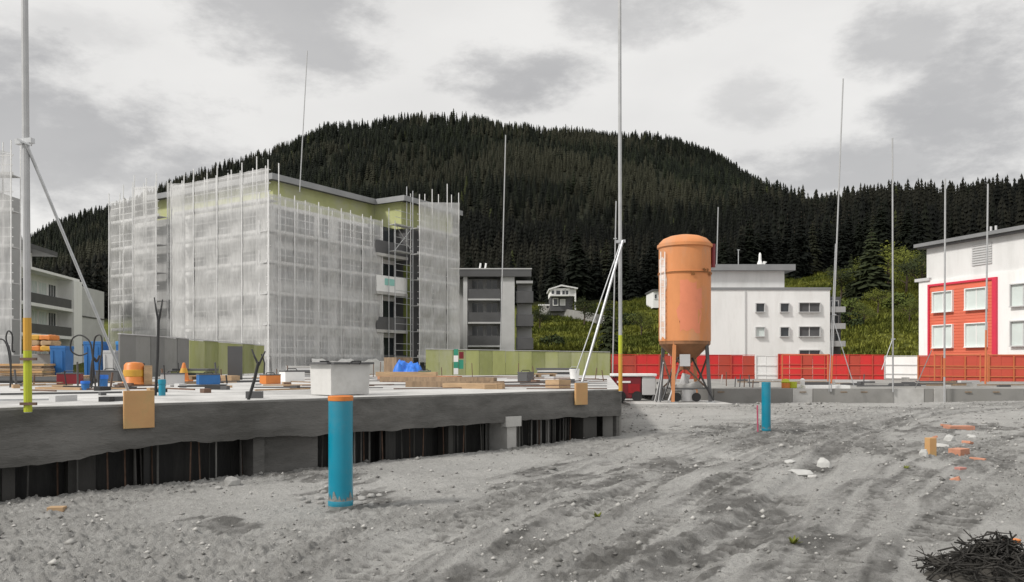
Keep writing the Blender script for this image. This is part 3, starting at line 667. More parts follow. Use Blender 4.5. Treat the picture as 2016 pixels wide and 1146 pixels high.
# corner coping of the net and the loose stage right of the loggias
st = empty('scaffold_tower', IJ(.6, 12.4), 'open scaffold tower of bare tubes beside the dark loggias', 'scaffolding')
for (i, j, zt) in ((.35,11.2,13.2),(.95,11.2,12.2),(.35,13.3,15.2),(.95,13.3,14.8)): MB().tube([IJ(i,j,-.3), IJ(i,j,zt)], .035, 6).build('standard', M_steel, st)
for z in (2.0,4.0,6.0,8.0,10.0,12.0):
    for dz in (0,.5,1.0): MB().tube([IJ(.95,11.2,z+dz), IJ(.95,13.3,z+dz)], .02, 6).build('guard_rail', M_steel, st)
for z in (10.0, 12.0):
    b = MB(); ijbox(b, .37, .93, 11.22, 13.28, z-.06, z-.022); b.build('deck', M_lgrey, st)
MB().tube([IJ(.95,11.2,10.0), IJ(.95,13.3,12.0)], .025, 6).build('diagonal_brace', M_steel, st)
MB().tube([IJ(.95,13.3,10.0), IJ(.95,11.2,12.0)], .025, 6).build('diagonal_brace', M_steel, st)
# plastic sheeting hung along the foot of the netting
V, Fq = net_panel(RF, 3.0, 11.4, .2, lambda t: 1.75+.10*math.sin(t*2.3)+.05*math.sin(t*7), .75, 3, .3)
me_o = np_mesh('plastic_sheet', V-np.array(RF.p(7,0)), Fq, [M_sheet]); me_o.location = RF.p(7,0)
tag(me_o, 'white plastic sheet hung along the foot of the pale netted face', 'tarpaulin')

# netted tower cut by the left edge of the picture
NF = Fac((-27.7, 45.0), (1,0)); NF.n = Vector((0,-1,0))
nb = empty('building', (-33, 50, 0), 'grey building behind netting at the extreme left edge', 'building')
b = MB(); b.box((-38.8, 51, 6.3), (10, 9.8, 13.0)); b.build('wall', M_grey, nb)
scaffold('scaffolding', 'grey netted scaffolding cut by the left edge of the picture', NF, bays(-8, 0, 4), -.2, lin(-8, 14.6, 0, 13.2), N_left, (-30, 45, 0), flare=.35, top_extra=1.2)

# ------------------------------------------------------------------ terraced white apartment block, far left
lw = Fac((-43.0, 70.5), (-.147, .989)); lw.n = Vector((.989, .147, 0))
wb = empty('apartment_building', (-48, 78, 0), 'terraced white apartment block with long balcony bands behind the left pole', 'building')
def fb(fac, parent, name, m, *boxes):
    b = MB()
    for q in boxes: fac.box(b, *q)
    return b.build(name, m, parent)
fb(lw, wb, 'wall', M_white, (-6, 19.5, 0, 10.0, -10, -1.4))
fb(lw, wb, 'penthouse', M_white, (-6, 9.5, 10.0, 12.3, -10, -2.6))
fb(lw, wb, 'roof', M_dgrey, (-6.5, 12.0, 12.3, 12.75, -10.5, -1.2)); fb(lw, wb, 'roof_edge', M_white, (-6.2, 14.2, 10.002, 10.25, -1.8, .1))
for z in (1.4, 4.2, 7.0):
    fb(lw, wb, 'balcony_slab', M_white, (-6, 12.4, z-.25, z+.05, -1.398, .1))
    fb(lw, wb, 'balcony_parapet', M_dgrey, (-6, 12.2, z+.052, z+.95, -.02, .04))
    for k in range(8):
        t = -5.2+k*2.2; window_on(lw, t, t+1.7, z+.15, z+2.35, -1.398, wb, M_white, M_glass if k % 3 == 1 else M_glass2, 2, .09)
fb(lw, wb, 'pier', M_white, (12.4, 14.6, 0, 10.0, -1.398, .2)); fb(lw, wb, 'stair_block', M_lgrey, (14.6, 21.5, 0, 9.6, -8, .1))
for z in (3.4, 6.4): fb(lw, wb, 'stair_block_joint', M_dgrey, (14.7, 21.4, z, z+.14, .102, .15))

# ------------------------------------------------------------------ flat-roofed house with dark balconies, centre
cf = Fac((0, 80), (1, 0)); cf.n = Vector((0, -1, 0))
cb = empty('apartment_building', (-2, 85, 0), 'grey flat-roofed apartment house with stacked dark balconies and a white pier', 'building')
X = lambda px, Y: (px-CX)*Y/F
Zp = lambda py, Y: CH-(py-HZ)*Y/F
fb(cf, cb, 'wall', M_grey, (-6.5, X(984,80), .5, 10.0, -10, -1.5), (X(1018,80), 2.0, .5, 9.7, -10, -1.5))
fb(cf, cb, 'roof', M_dgrey, (-6.8, X(1046,80), 10.05, 10.75, -10, .3)); fb(cf, cb, 'roof_edge', M_lgrey, (-6.9, X(1047,80), 10.752, 10.86, -10.1, .35))
fb(cf, cb, 'pier', M_lgrey, (X(986,80), X(1013,80), .5, 10.05, -9, .05)); fb(cf, cb, 'pier', M_lgrey, (X(912,80), X(920,80), .5, 10.05, -3, .05))
for z in (3.3, 5.6, 7.9):
    fb(cf, cb, 'balcony_slab', M_lgrey, (X(921,80), X(985,80), z-.16, z, -1.498, .02))
    fb(cf, cb, 'balcony_parapet', M_dgrey, (X(921.5,80), X(984.5,80), z+.002, z+.95, -.08, -.02))
    fb(cf, cb, 'side_balcony', M_dgrey, (X(1016,80), X(1050,80), z-.4, z+.75, -2.5, -.1))
    window_on(cf, X(928,80), X(950,80), z+.1, z+1.95, -1.498, cb, M_grey); window_on(cf, X(957,80), X(978,80), z+.1, z+1.95, -1.498, cb, M_grey)
fb(cf, cb, 'side_balcony', M_grey, (X(1016,80), X(1049,80), 9.4, 9.66, -2.5, .1))
pv = empty('roof_vent', (X(944,80), 83, 10.86), 'pair of slanted pale vent pipes on the flat roof with dark balconies', 'vent')
for k in (0, .55): MB().tube([(X(941,80)+k, 83, 10.8), (X(944,80)+k, 83, 11.75)], .09, 8).build('pipe', M_whiteplastic, pv)
for q in (1025,): 
    b = MB().box((X(1005,80), 84, 11.05), (1.4, 1.2, .4)); tag(b.build('roof_hatch', M_lgrey, loc=(X(1005,80), 84, 10.86)), 'low grey hatch on the flat roof above the white pier', 'hatch')

# ------------------------------------------------------------------ white flat-roofed block right of the silo
Yw = 62; wf = Fac((0, Yw), (1, 0)); wf.n = Vector((0,-1,0))
ww = empty('apartment_building', (19.5, 68, 0), 'plain white flat-roofed apartment block right of the orange silo', 'building')
XW, ZW = (lambda px: X(px, Yw)), (lambda py: Zp(py, Yw))
fb(wf, ww, 'wall', M_white, (XW(1370), XW(1634), .2, ZW(571), -11, 0)); fb(wf, ww, 'parapet_cap', M_zinc, (XW(1368), XW(1636), ZW(571)+.002, ZW(566), -11.1, .06))
fb(wf, ww, 'penthouse', M_white2, (XW(1370), XW(1552), ZW(566), ZW(531), -9, -.9)); fb(wf, ww, 'roof', M_zinc, (XW(1366), XW(1570), ZW(531)+.002, ZW(519), -9.8, -.4))
for (x0, x1, y0, y1, g) in ((1488,1504,598,614,M_glass),(1536,1552,598,614,M_glass),(1573,1613,597,614,M_dgrey),(1488,1504,645,662,M_glass2),(1536,1552,645,662,M_glass),(1573,1613,644,662,M_dgrey),(1573,1613,690,707,M_glass)):
    window_on(wf, XW(x0), XW(x1), ZW(y1), ZW(y0), .003, ww, M_lgrey, g, 1 if x1-x0 > 25 else 0, .06, .15)
fb(wf, ww, 'rain_pipe', M_lgrey, (XW(1466), XW(1468), .3, ZW(572), .002, .07))
fb(wf, ww, 'balcony_wing', M_dgrey, (XW(1634)+.002, XW(1672), .2, ZW(581), -9, -1.6))
for y in (612, 645, 680): fb(wf, ww, 'balcony', M_grey, (XW(1634)+.004, XW(1668), ZW(y+2), ZW(y-9), -1.598, -.3))
for y0 in (590, 620, 655): window_on(wf, XW(1652), XW(1666), ZW(y0+16), ZW(y0), -1.598, ww, M_grey)
vc = empty('roof_vent', (XW(1512), 66, ZW(519)), 'pale twin vent cowl on the roof of the white block', 'vent')
MB().lathe([(.28,0),(.22,.25),(.12,.5),(.10,.95),(.04,1.1)], (XW(1512), 64, ZW(519)), 12).build('cowl', M_whiteplastic, vc)
MB().tube([(XW(1520), 64, ZW(519)), (XW(1521), 64, ZW(509)), (XW(1524), 64, ZW(511))], .1, 8).build('pipe', M_whiteplastic, vc)
an = empty('roof_mast', (XW(1468), 66, ZW(519)), 'short thin mast with a cross tip on the roof of the white block', 'mast')
MB().tube([(XW(1468), 64, ZW(519)), (XW(1468), 64, ZW(484))], .035, 6).build('rod', M_steel, an); MB().tube([(XW(1465.5), 64, ZW(485)), (XW(1471), 64, ZW(485))], .03, 6).build('tip', M_steel, an)

# ------------------------------------------------------------------ red and white building, right
rf = Fac((27.3, 53.8), (.304, -.953)); rf.n = Vector((-.953, -.304, 0))
rb = empty('apartment_building', (33, 50, 0), 'white building with a red window field and sloping grey roof at the right edge', 'building')
RT = rf.t_at
tl, tu = RT(1809), RT(1822)
fb(rf, rb, 'wall', M_white, (tl, 22, 2.0, 6.95, -12, 0))
fb(rf, rb, 'base_band', M_red2, (tl-.02, 22, -.3, 2.0, -12, .05))
fb(rf, rb, 'upper_wall', M_white2, (tu, 22, 6.95, 9.2, -11, -.10)); fb(rf, rb, 'ledge', M_lgrey, (tl-.25, tu+.4, 6.952, 7.15, -11, .12))
fb(rf, rb, 'roof', M_zinc, (tu-.55, 22.5, 9.2, 9.42, -12, .45)); fb(rf, rb, 'eaves', M_dgrey, (tu-.4, 22.4, 9.08, 9.198, -11, .3))
t0, t1 = RT(1832), RT(1956); 
wins = [(RT(1841), RT(1878)), (RT(1905), RT(1945))]; zrow = [(2.55, 3.95), (4.85, 6.1)]
fb(rf, rb, 'red_panel', M_redpanel, (t0, t1, 2.002, 6.55, .002, .035), *[(t0, t1, 2.02+.19*k, 2.02+.19*k+.165, .0352, .06) for k in range(23)])
fb(rf, rb, 'panel_frame', mat('crimson_frame', (.60,.03,.07), .5, .05, 3), (t0-.12, t1+.3, 6.55, 6.68, .002, .14), (t0-.12, t0, 2.002, 6.55, .002, .14), (t1, t1+.3, 2.002, 6.55, .002, .14))
for a, c in wins:
    for z0, z1 in zrow: window_on(rf, a, c, z0, z1, .062, rb, M_white, M_glass2, 1, .06, .16)
for z0, z1 in zrow:
    a = RT(1993); window_on(rf, a, a+1.5, z0, z1, .003, rb, M_lgrey, M_glass2, 1, .06, .16); window_on(rf, a+3.2, a+4.7, z0, z1, .003, rb, M_lgrey, M_glass2, 1, .06, .16)
lou = MB()
for k in range(9): rf.box(lou, RT(1912), RT(1951), 7.55+k*.15, 7.55+k*.15+.09, -.098, -.04)
lou.build('louvre', M_lgrey, rb)
for t in (6.0, 13.0): fb(rf, rb, 'rain_pipe', M_lgrey, (t+2, t+2.09, 2.0, 6.9, .002, .09))
rfin = empty('roof_vent', (29.0, 49, 9.5), 'tiny twin vent stub on the grey sloping roof at the right', 'vent')
for k in (0,.35): MB().tube([rf.p(4.2+k, 9.5, -1), rf.p(4.2+k, 9.95, -1)], .07, 8).build('pipe', M_lgrey, rfin)

# ------------------------------------------------------------------ houses on the slope
Yh = 135; hf = Fac((0, Yh), (1, 0)); hf.n = Vector((0,-1,0)); HX = lambda px: X(px, Yh); HZp = lambda py: Zp(py, Yh)
hh = empty('hillside_house', (HX(1108), Yh+4, HZp(610)), 'small white gabled house with a carport on the green slope', 'house')
fb(hf, hh, 'wall', M_white, (HX(1083), HX(1122), HZp(583), HZp(568), -7, 0)); fb(hf, hh, 'ground_floor', M_dgrey, (HX(1084), HX(1128), HZp(612), HZp(583), -7, -.5))
b = MB(); 
for (a, c) in (((1080,569),(1105,561)), ((1105,561),(1137,567))):
    q = [hf.p(HX(a[0]), HZp(a[1]), .6), hf.p(HX(c[0]), HZp(c[1]), .6), hf.p(HX(c[0]), HZp(c[1]), -7.5), hf.p(HX(a[0]), HZp(a[1]), -7.5)]
    b.hexa([v-Vector((0,0,.22)) for v in q]+q)
b.build('roof', M_white2, hh)
b = MB(); b.prism([(HX(1083), Yh), (HX(1128), Yh), (HX(1128), Yh+.4), (HX(1083), Yh+.4)], HZp(568.02), lambda x, y: HZp(568)+max(.05, (1-abs(x-HX(1105))/2.2)*.3)); b.build('gable', M_white, hh)
for (a, c, y0, y1, m) in ((1086,1091,572,579,M_glass),(1095,1103,572,581,M_glass),(1107,1112,572,580,M_glass),(1090,1098,588,600,M_glass),(1104,1112,590,600,M_white2),(1114,1119,572,580,M_glass)):
    window_on(hf, HX(a), HX(c), HZp(y1), HZp(y0), .003 if y0 < 583 else -.497, hh, M_white, m, 0, .12)
fb(hf, hh, 'balcony', M_white2, (HX(1084), HX(1120), HZp(584), HZp(581), .002, 1.1)); fb(hf, hh, 'post', M_white, (HX(1131), HX(1134), HZp(610), HZp(567), -.4, .1))
fb(hf, hh, 'carport_wall', M_white2, (HX(1122)+.01, HX(1131), HZp(583), HZp(569), -6, -.02))
hg = empty('hillside_house', (HX(1290), Yh, HZp(610)), 'white house on the slope mostly hidden behind the orange silo', 'house')
fb(hf, hg, 'wall', M_white, (HX(1286), HX(1312), HZp(606), HZp(573), -7, 0)); fb(hf, hg, 'roof', M_dgrey, (HX(1284), HX(1314), HZp(573)+.002, HZp(570), -7.3, .4))
window_on(hf, HX(1289), HX(1293), HZp(588), HZp(580), .003, hg, M_white2, M_glass, 0, .1)
rw = MB(); 
pts = [(1062,600,141),(1110,608,136),(1160,615,128),(1206,624,118)]
for (a, c) in zip(pts[:-1], pts[1:]):
    p, q = P(*a), P(*c); rw.hexa([p+Vector((0,0,-3)), q+Vector((0,0,-3)), q+Vector((.1,.6,-3)), p+Vector((.1,.6,-3)), p, q, q+Vector((.1,.6,0)), p+Vector((.1,.6,0))])
tag(rw.build('retaining_wall', M_conc_mid, loc=P(1130,620,130)), 'long grey retaining wall crossing the slope below the white hillside house', 'wall')
tv = empty('parked_trailer', P(1070, 603, 139), 'low pale flat trailer parked left of the white hillside house', 'trailer')
MB().box(P(1071, 601, 138), (1.9, 1.2, .25)).build('bed', M_whiteplastic, tv)
for k in (-.6, .6): MB().tube([P(1071,604,138)+Vector((k,-.65,-.1)), P(1071,604,138)+Vector((k,-.5,-.1))], .22, 10).build('wheel', M_black, tv)
# ------------------------------------------------------------------ the big slab in front
SF = Fac(S0, SD)                     # t along the front edge, outward normal towards the camera side
L_edge = float(np.linalg.norm(S1-S0))
slab = empty('concrete_slab', (-4, 20, 0), 'large raised concrete slab with a dark front edge beam and shadowy openings beneath', 'slab')
pA = SF.p(-9, 0, -.02); pB = SF.p(L_edge-.01, 0, -.02)
MB().prism([(pA.x,pA.y), (pB.x,pB.y), (SR[0]-.02,SR[1]), (-27,35), (-32,18)], .80, ZS).build('deck', M_conc_top, slab)
rb_ = random.Random(4)
def beam_mesh():
    us = np.arange(-9, L_edge+.001, .06); m = MB(); vs, fs = [], []
    zb = .525-.13*(1-sstep(.7, 1.6, us))+.03*vn(us*3, us*0, 2)+.03*vn(us*.9, us*0, 6)+.03*np.round(vn(us*2.1, us*0, 12)*2)/2*(us < 4)+.018*vn(us*11, us*0, 8)
    pr = .012*vn(us*1.2, us*0+3, 4)
    for k, u in enumerate(us):
        z = float(zb[k]); q = float(pr[k])
        for (d, zz) in ((q, z), (q+.010, z+.10), (q+.004, .74), (q, ZS-.03), (-.02+q, ZS-.004), (-.42, ZS-.004), (-.42, z+.06)): vs.append(SF.p(u, zz, d))
    n = 7
    for k in range(len(us)-1):
        for j in range(n): fs.append((k*n+j, k*n+(j+1) % n, (k+1)*n+(j+1) % n, (k+1)*n+j))
    e = (len(us)-1)*n; fs.append(tuple(range(n-1,-1,-1))); fs.append(tuple(e+j for j in range(n)))
    return m.add(vs, [tuple(reversed(f)) for f in fs])
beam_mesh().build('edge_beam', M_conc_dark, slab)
b = MB(); SF.box(b, -9, L_edge-.05, -.9, .79, -1.0, -.62); b.build('foundation_wall', M_shade_black, slab)
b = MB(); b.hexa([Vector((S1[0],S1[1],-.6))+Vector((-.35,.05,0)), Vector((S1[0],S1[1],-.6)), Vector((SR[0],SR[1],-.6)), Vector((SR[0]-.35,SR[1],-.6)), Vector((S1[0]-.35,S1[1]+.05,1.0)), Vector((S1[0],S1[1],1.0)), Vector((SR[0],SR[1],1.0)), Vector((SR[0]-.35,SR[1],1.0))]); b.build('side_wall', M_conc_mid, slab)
for (x0, x1, m, d0) in ((12,38,M_shade_grey,-.25),(150,206,M_shade_grey,-.40),(300,312,M_shade_black,-.35),(506,528,M_conc_dark,-.12),(532,640,M_conc_dark,-.22),(700,712,M_shade_grey,-.35),(780,800,M_shade_black,-.3),(905,914,M_shade_grey,-.3),(1000,1018,M_conc,-.02),(1158,1184,M_shade_grey,-.12),(1216,1232,M_conc_dark,-.03)):
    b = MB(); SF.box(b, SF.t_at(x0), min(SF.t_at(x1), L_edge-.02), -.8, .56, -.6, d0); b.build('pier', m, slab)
b = MB(); SF.box(b, SF.t_at(994), SF.t_at(1024), .45, .62, -.1, .035); b.build('pier_head', M_conc, slab)
for k in range(46):      # starter bars and formwork ties left in the openings
    t = rb_.uniform(-1, L_edge-.3); d = rb_.uniform(-.55, -.25)
    MB().tube([SF.p(t, -.5, d), SF.p(t+rb_.uniform(-.04,.04), .5, d)], .010, 5).build('starter_bar', M_rebar if k % 2 else M_conc_dark, slab)

for k in range(44):
    px_ = rb_.choice([rb_.uniform(700, 1000), rb_.uniform(700, 1000), rb_.uniform(1022, 1155), rb_.uniform(20, 500)]); t = SF.t_at(px_); w_ = rb_.uniform(.008, .03); d_ = rb_.uniform(-.5, -.3)
    b = MB(); SF.box(b, t, t+w_, -.5, .5, d_-.02, d_); b.build('form_strip', rb_.choice([M_conc_dark, M_conc_mid, M_shade_grey]), slab)
# lower slab on the right with its panelled front wall
rs_ = empty('concrete_slab', (15, 34, 0), 'lower pale concrete slab on the right with a low panelled front wall', 'slab')
YR = 31.0
MB().prism([(5.42,YR+.02),(60,YR+.02),(60,60),(4.6,60)], .3, .55).build('deck', M_conc_top2, rs_)
for (x0, x1, m, d) in ((1288,1405,M_conc_mid,0),(1405.2,1560,M_conc_mid,.02),(1560.2,1600,M_conc,.012),(1600.2,1758,M_conc_mid,.05),(1758.2,1819,M_conc,.02),(1819.2,1838,M_conc_mid,.0),(1838.2,1862,M_conc,.035),(1862.2,2016,M_conc_mid,.015),(2016.2,2500,M_conc,.02)):
    b = MB(); b.box(((X(x0,YR)+X(x1,YR))/2, YR-d/2+.10, .04), (X(x1,YR)-X(x0,YR)-.012, .2+d, 1.016)); b.build('wall_panel', m, rs_, bevel=.006)
for x0 in (1419, 1580, 1660, 1700, 1905, 1960):
    b = MB(); b.box((X(x0,YR), YR-.05, .42), (.25, .03, .035)); b.build('timber_batten', M_wood2, rs_)

# ------------------------------------------------------------------ hoardings
def hoarding(name, label, px0, px1, Y0, Y1, yt0, yt1, zb, m, n, cat='fence', group=None, rails=True, post=None, joint=None, thick=.05, mats=None):
    p0, p1 = P(px0, yt0, Y0), P(px1, yt1, Y1); d = (p1-p0); rg = random.Random(int(px0))
    flat = Vector((d.x, d.y, 0)); L = flat.length; e = flat/L; nn = Vector((e.y, -e.x, 0))
    r = empty(name, ((p0.x+p1.x)/2, (p0.y+p1.y)/2, zb), label, cat, group)
    for k in range(n):
        a, c = L*k/n+.008, L*(k+1)/n-.008; zt = p0.z+(p1.z-p0.z)*(k+.5)/n+rg.uniform(-.02,.02); off = rg.uniform(-.012,.012); b = MB()
        q = [Vector((p0.x,p0.y,0))+e*t+nn*(off+dd) for t, dd in ((a,0),(c,0),(c,-thick),(a,-thick))]
        b.hexa([v+Vector((0,0,zb+.04)) for v in q]+[v+Vector((0,0,zt)) for v in q]); b.build('panel', (mats[k % len(mats)] if mats else m), r)
        if rails and k % 2 == 0:
            b = MB(); q = Vector((p0.x,p0.y,0))+e*a; b.beam(q+nn*.05+Vector((0,0,zb)), q+nn*.05+Vector((0,0,zt+.03)), .05, .05); b.build('post', post or M_wood2, r)
    for f in (.22, .62) if rails else ():
        h = zb+(p0.z-zb)*f; b = MB(); b.beam(Vector((p0.x,p0.y,h))+nn*.04, Vector((p1.x,p1.y,zb+(p1.z-zb)*f))+nn*.04, .02, .05); b.build('rail', post or M_wood2, r)
    b = MB(); b.beam(p0+Vector((0,0,.03))-nn*.02, p1+Vector((0,0,.03))-nn*.02, .10, .03); b.build('capping', joint or M_lgrey, r)
    return r
M_dgrey2 = mat('weathered_grey_board', (.20,.20,.195), .75, .2, 1.2, dirt=(.13,.13,.12), dirt_amt=.6); M_dgrey3 = mat('weathered_grey_board_pale', (.25,.25,.24), .75, .2, 1.2, dirt=(.15,.15,.14), dirt_amt=.6)
hoarding('site_hoarding', 'long yellow green timber hoarding across the far end of the big slab', 838, 1201, 49, 50, 688, 694, -.05, M_board, 14, mats=[M_board, M_board, M_board2, M_board, M_board2, M_board], rails=False)
hoarding('site_hoarding', 'grey board fence on the slab left of the yellow green fence', 236, 372, 24.5, 30, 659, 668, ZS, M_conc_mid, 5, rails=False, mats=[M_dgrey2, M_dgrey3])
hoarding('site_hoarding', 'short yellow green board fence in front of the netted corner', 373, 520, 30.1, 38, 669, 681, ZS, M_board, 6, rails=False, mats=[M_board, M_board2, M_board])
hoarding('site_hoarding', 'red hoarding behind the orange silo and left of the white gate panel', 1203, 1486, 50.5, 50.3, 699, 700, .5, M_red, 12, mats=[M_red, M_redb, M_red, M_red, M_redb], post=M_red2, joint=M_red)
hoarding('site_hoarding', 'white gate panel set between two runs of red hoarding', 1487, 1531, 50.3, 50.3, 701, 701, .5, M_white, 2, joint=M_white, post=M_whiteplastic)
hoarding('site_hoarding', 'red hoarding in front of the meadow between two white panels', 1532, 1741, 50.2, 48.5, 698, 700, .5, M_red, 9, mats=[M_red, M_red, M_redb, M_red], post=M_red2, joint=M_red)
hoarding('site_hoarding', 'white slatted panel between red hoarding and red and white building', 1742, 1806, 48.4, 47.0, 702, 702, .6, M_white, 1, joint=M_white, post=M_lgrey)
hoarding('site_hoarding', 'orange red slatted hoarding in front of the red and white building', 1807, 2120, 45.0, 42.5, 701, 703, .5, M_red2, 13, post=M_redor, joint=M_red2)

# ------------------------------------------------------------------ profile poles and their braces
def paint_tube(root, name, m, p, q, r): MB().tube([p, q], r, 10).build(name, m, root)
def span_pole(label, base, top, r, paints=(), braces=(), clamp=None, name='profile_pole'):
    ro = empty(name, base, label, 'pole', 'tall profile poles marking the planned building'); d = top-base
    MB().tube([base, top], [r, r*.85], 10).build('shaft', M_alu, ro)
    for (f0, f1, m) in paints: MB().tube([base+d*f0, base+d*f1], r*1.06, 10).build('painted_section', m, ro)
    for (a, c, rr) in braces: MB().tube([a, c], rr, 8).build('brace', M_steel, ro)
    if clamp is not None:
        for q in clamp: MB().beam(q+Vector((-r*2.4,0,0)), q+Vector((r*2.4,-r*.6,.01)), r*1.6, r*1.4).build('clamp', M_steel, ro)
    return ro
b0, t0_ = P(55, 812, 8.90), P(47, -190, 8.90); H = t0_.z-b0.z
fz = lambda y: (812-y)/(812+190)
ar = span_pole('thick grey pole at the left edge with orange and yellow bands near its foot', b0, t0_, .040, ((fz(690),fz(626),M_orangepaint),(fz(811),fz(690.5),M_yellow)),
    ((P(50,279,8.86), P(262,792,9.78), .017),), (P(50,280,8.88),))
MB().beam(P(34,274,8.82), P(62,286,8.84), .02, .02).build('clamp_bar', M_steel, ar)
for y in (707, 795): MB().beam(P(40,y,8.86), P(72,y,8.86), .03, .03).build('clamp', M_rebar, ar)
b0, t0_ = P(1221.5, 771, 15.30), P(1219.5, -190, 15.30); fz = lambda y: (771-y)/(771+190)
span_pole('tall pole at the slab corner with a grey top and orange and yellow foot', b0, t0_, .036, ((fz(770),fz(697),M_orangepaint),(fz(696.5),fz(660),M_yellow)),
    ((P(1226,474,15.2), P(1146,752,14.75), .024), (P(1221,480,15.2), P(1133,735,15.0), .011)), (P(1222,476,15.25),))
span_pole('thin leaning pole on the roof edge of the scaffolded block', P(590,378,56.5), P(605,100,56.5), .038)
span_pole('thin leaning pole in front of the dark-balcony house', P(984,740,62), P(995.5,266,62), .05)
span_pole('thin pole just left of the slab corner pole', P(1206,742,46), P(1213,396,46), .04, clamp=(P(1211,470,46),))
b0, t0_ = P(1636, 771, 30.9), P(1660, 155, 30.9); fz = lambda y: (771-y)/(771-155)
span_pole('leaning double tube pole standing before the right end of the white block', b0, t0_, .030, ((fz(755),fz(700),M_redor),), ((P(1632,771,30.9), P(1645,480,30.9), .018), (P(1640,628,30.85), P(1682,762,30.6), .018)), (P(1642,620,30.9),))
b0, t0_ = P(1758, 772, 30.9), P(1757, 272, 30.9)
span_pole('straight thin pole in front of the lone spruce and meadow', b0, t0_, .032, (), ((P(1757,668,30.9), P(1736,728,30.5), .014),), (P(1758,668,30.9),))
b0, t0_ = P(1859, 798, 30.75), P(1861, 352, 30.75); fz = lambda y: (798-y)/(798-352)
span_pole('pole crossing the left window column of the red field', b0, t0_, .036, ((fz(742),fz(705),M_redor),), ((P(1834,690,30.7), P(1800,768,31.6), .016),))
b0, t0_ = P(1940, 757, 37.5), P(1945, 362, 37.5); fz = lambda y: (757-y)/(757-362)
span_pole('pole crossing the right edge of the red field, its foot painted orange', b0, t0_, .042, ((fz(756),fz(650),M_redor),))
span_pole('thin pole rising behind the roof of the white block beside the silo', P(1410,560,76), P(1414,408,76), .055)

# plywood stop boards on the slab face
def face_board(x0, x1, y0, y1, m, label, d=.045):
    a, c = SF.t_at(x0), SF.t_at(x1); Y = SF.p((a+c)/2, 0).y-.04; z0, z1 = CH-(y1-HZ)*Y/F, CH-(y0-HZ)*Y/F
    q = SF.p((a+c)/2, z0, .03); b = MB(); SF.box(b, a, c, z0, z1, .022, .022+d)
    o = tag(b.build('plywood_board', m, loc=q, bevel=.004), label, 'board'); return o
face_board(241, 301, 769, 843, M_ply, 'large square plywood board fixed to the slab face at the left brace')
face_board(1129, 1152, 754, 797, M_ply, 'small upright plywood board on the slab face under the white bucket')

# ------------------------------------------------------------------ blue green pipes standing in the mud
M_mudsplash = mat('dried_mud', (.20,.215,.205), .9, .25, 14, .4, 60)
def stand_pipe(px, yb, yt, wpx, label, collar, lean=0):
    Y = CH*F/(yb-HZ)
    for _ in range(6): z = gz((px-CX)*Y/F, Y-.1); Y = (CH-z)*F/(yb-HZ)
    x = (px-CX)*Y/F; r = wpx*Y/F/2; zt = CH-(yt-HZ)*Y/F
    Y = Y+r; ro = empty('standing_pipe', (x, Y, z), label, 'pipe'); c = (x, Y, 0)
    MB().lathe([(r, z-.15), (r, zt), (r-.008, zt+.004), (r-.014, zt-.004), (r-.014, zt-.4), (.001, zt-.41)], c, 40).build('pipe', M_teal, ro, smooth=True)
    if collar: MB().lathe([(r-.002, zt-.002), (r+.004, zt+.002), (r+.006, zt+.045), (r-.004, zt+.05), (r-.02, zt+.046), (r-.02, zt-.05)], c, 40).build('collar', M_orange, ro, smooth=True)
    mu = MB(); n_ = 60; vs_, fs_ = [], []
    for i_ in range(n_):
        a_ = 2*math.pi*i_/n_; tp = .07+.10*abs(float(fbm(np.array([math.cos(a_)*2+px]), np.array([math.sin(a_)*2]), 4, 44)[0]))*2.2*(.5+abs(math.sin(a_*3.5)))
        for zz in (-.12, tp): vs_.append((c[0]+(r+.0035)*math.cos(a_), c[1]+(r+.0035)*math.sin(a_), z+zz))
    for i_ in range(n_): k_ = (i_+1) % n_; fs_.append((2*i_, 2*k_, 2*k_+1, 2*i_+1))
    mu.add(vs_, fs_).build('mud_splash', M_mudsplash, ro)
    MB().lathe([(r+.002, z+.02), (r+.004, z+.024), (r+.004, z+.075), (r+.002, z+.08)], c, 40).build('base_band', M_teal, ro, smooth=True)
    return ro
stand_pipe(665.5, 1003, 790, 48, 'large blue green pipe standing in the mud in front of the slab', True)
stand_pipe(1511, 851, 753, 17.5, 'smaller blue green pipe standing near the low right wall', False)
Yp = 16.6
tag(MB().tube([P(1492,850,Yp), P(1491,798,Yp)], .016, 8).build('marker_stake', mat('pink_stake', (.45,.08,.14), .6, .2, 4), loc=P(1492,850,Yp)), 'thin pink red stake left of the smaller blue green pipe', 'stake')

# ------------------------------------------------------------------ orange silo
YS = 29.4; sx = X(1348, YS); SZ = lambda y: CH-(y-HZ)*YS/F
so = empty('silo', (sx, YS, .12), 'orange steel silo with a domed lid on four splayed legs', 'silo'); R = .925; c = (sx, YS, 0)
MB().lathe([(R, SZ(672)), (R, SZ(542)), (R+.03, SZ(541.5)), (R+.03, SZ(538)), (R, SZ(537.5)), (R, SZ(486))], c, 56).build('tank', M_silo, so, smooth=True)
MB().lathe([(R+.002, SZ(490)), (R+.06, SZ(488.5)), (R+.06, SZ(483)), (R+.01, SZ(482.5)), (R-.01, SZ(479)), (R*.84, SZ(471.5)), (R*.6, SZ(466.5)), (R*.3, SZ(463.5)), (.01, SZ(462))], c, 56).build('lid', M_silo, so, smooth=True)
MB().lathe([(.20, SZ(728)), (.21, SZ(716)), (R*.985, SZ(678)), (R*.985, SZ(673)), (R*.985, SZ(671.8))], c, 48).build('hopper', mat('silo_orange_dark', (.27,.125,.055), .75, .15, 1.2, dirt=(.14,.07,.03), dirt_amt=.7, dirt_scale=1.5), so, smooth=True)
MB().lathe([(R+.032, SZ(541)), (R+.038, SZ(540.6)), (R+.038, SZ(539)), (R+.032, SZ(538.6))], c, 56).build('seam', M_silo_rust, so, smooth=True)
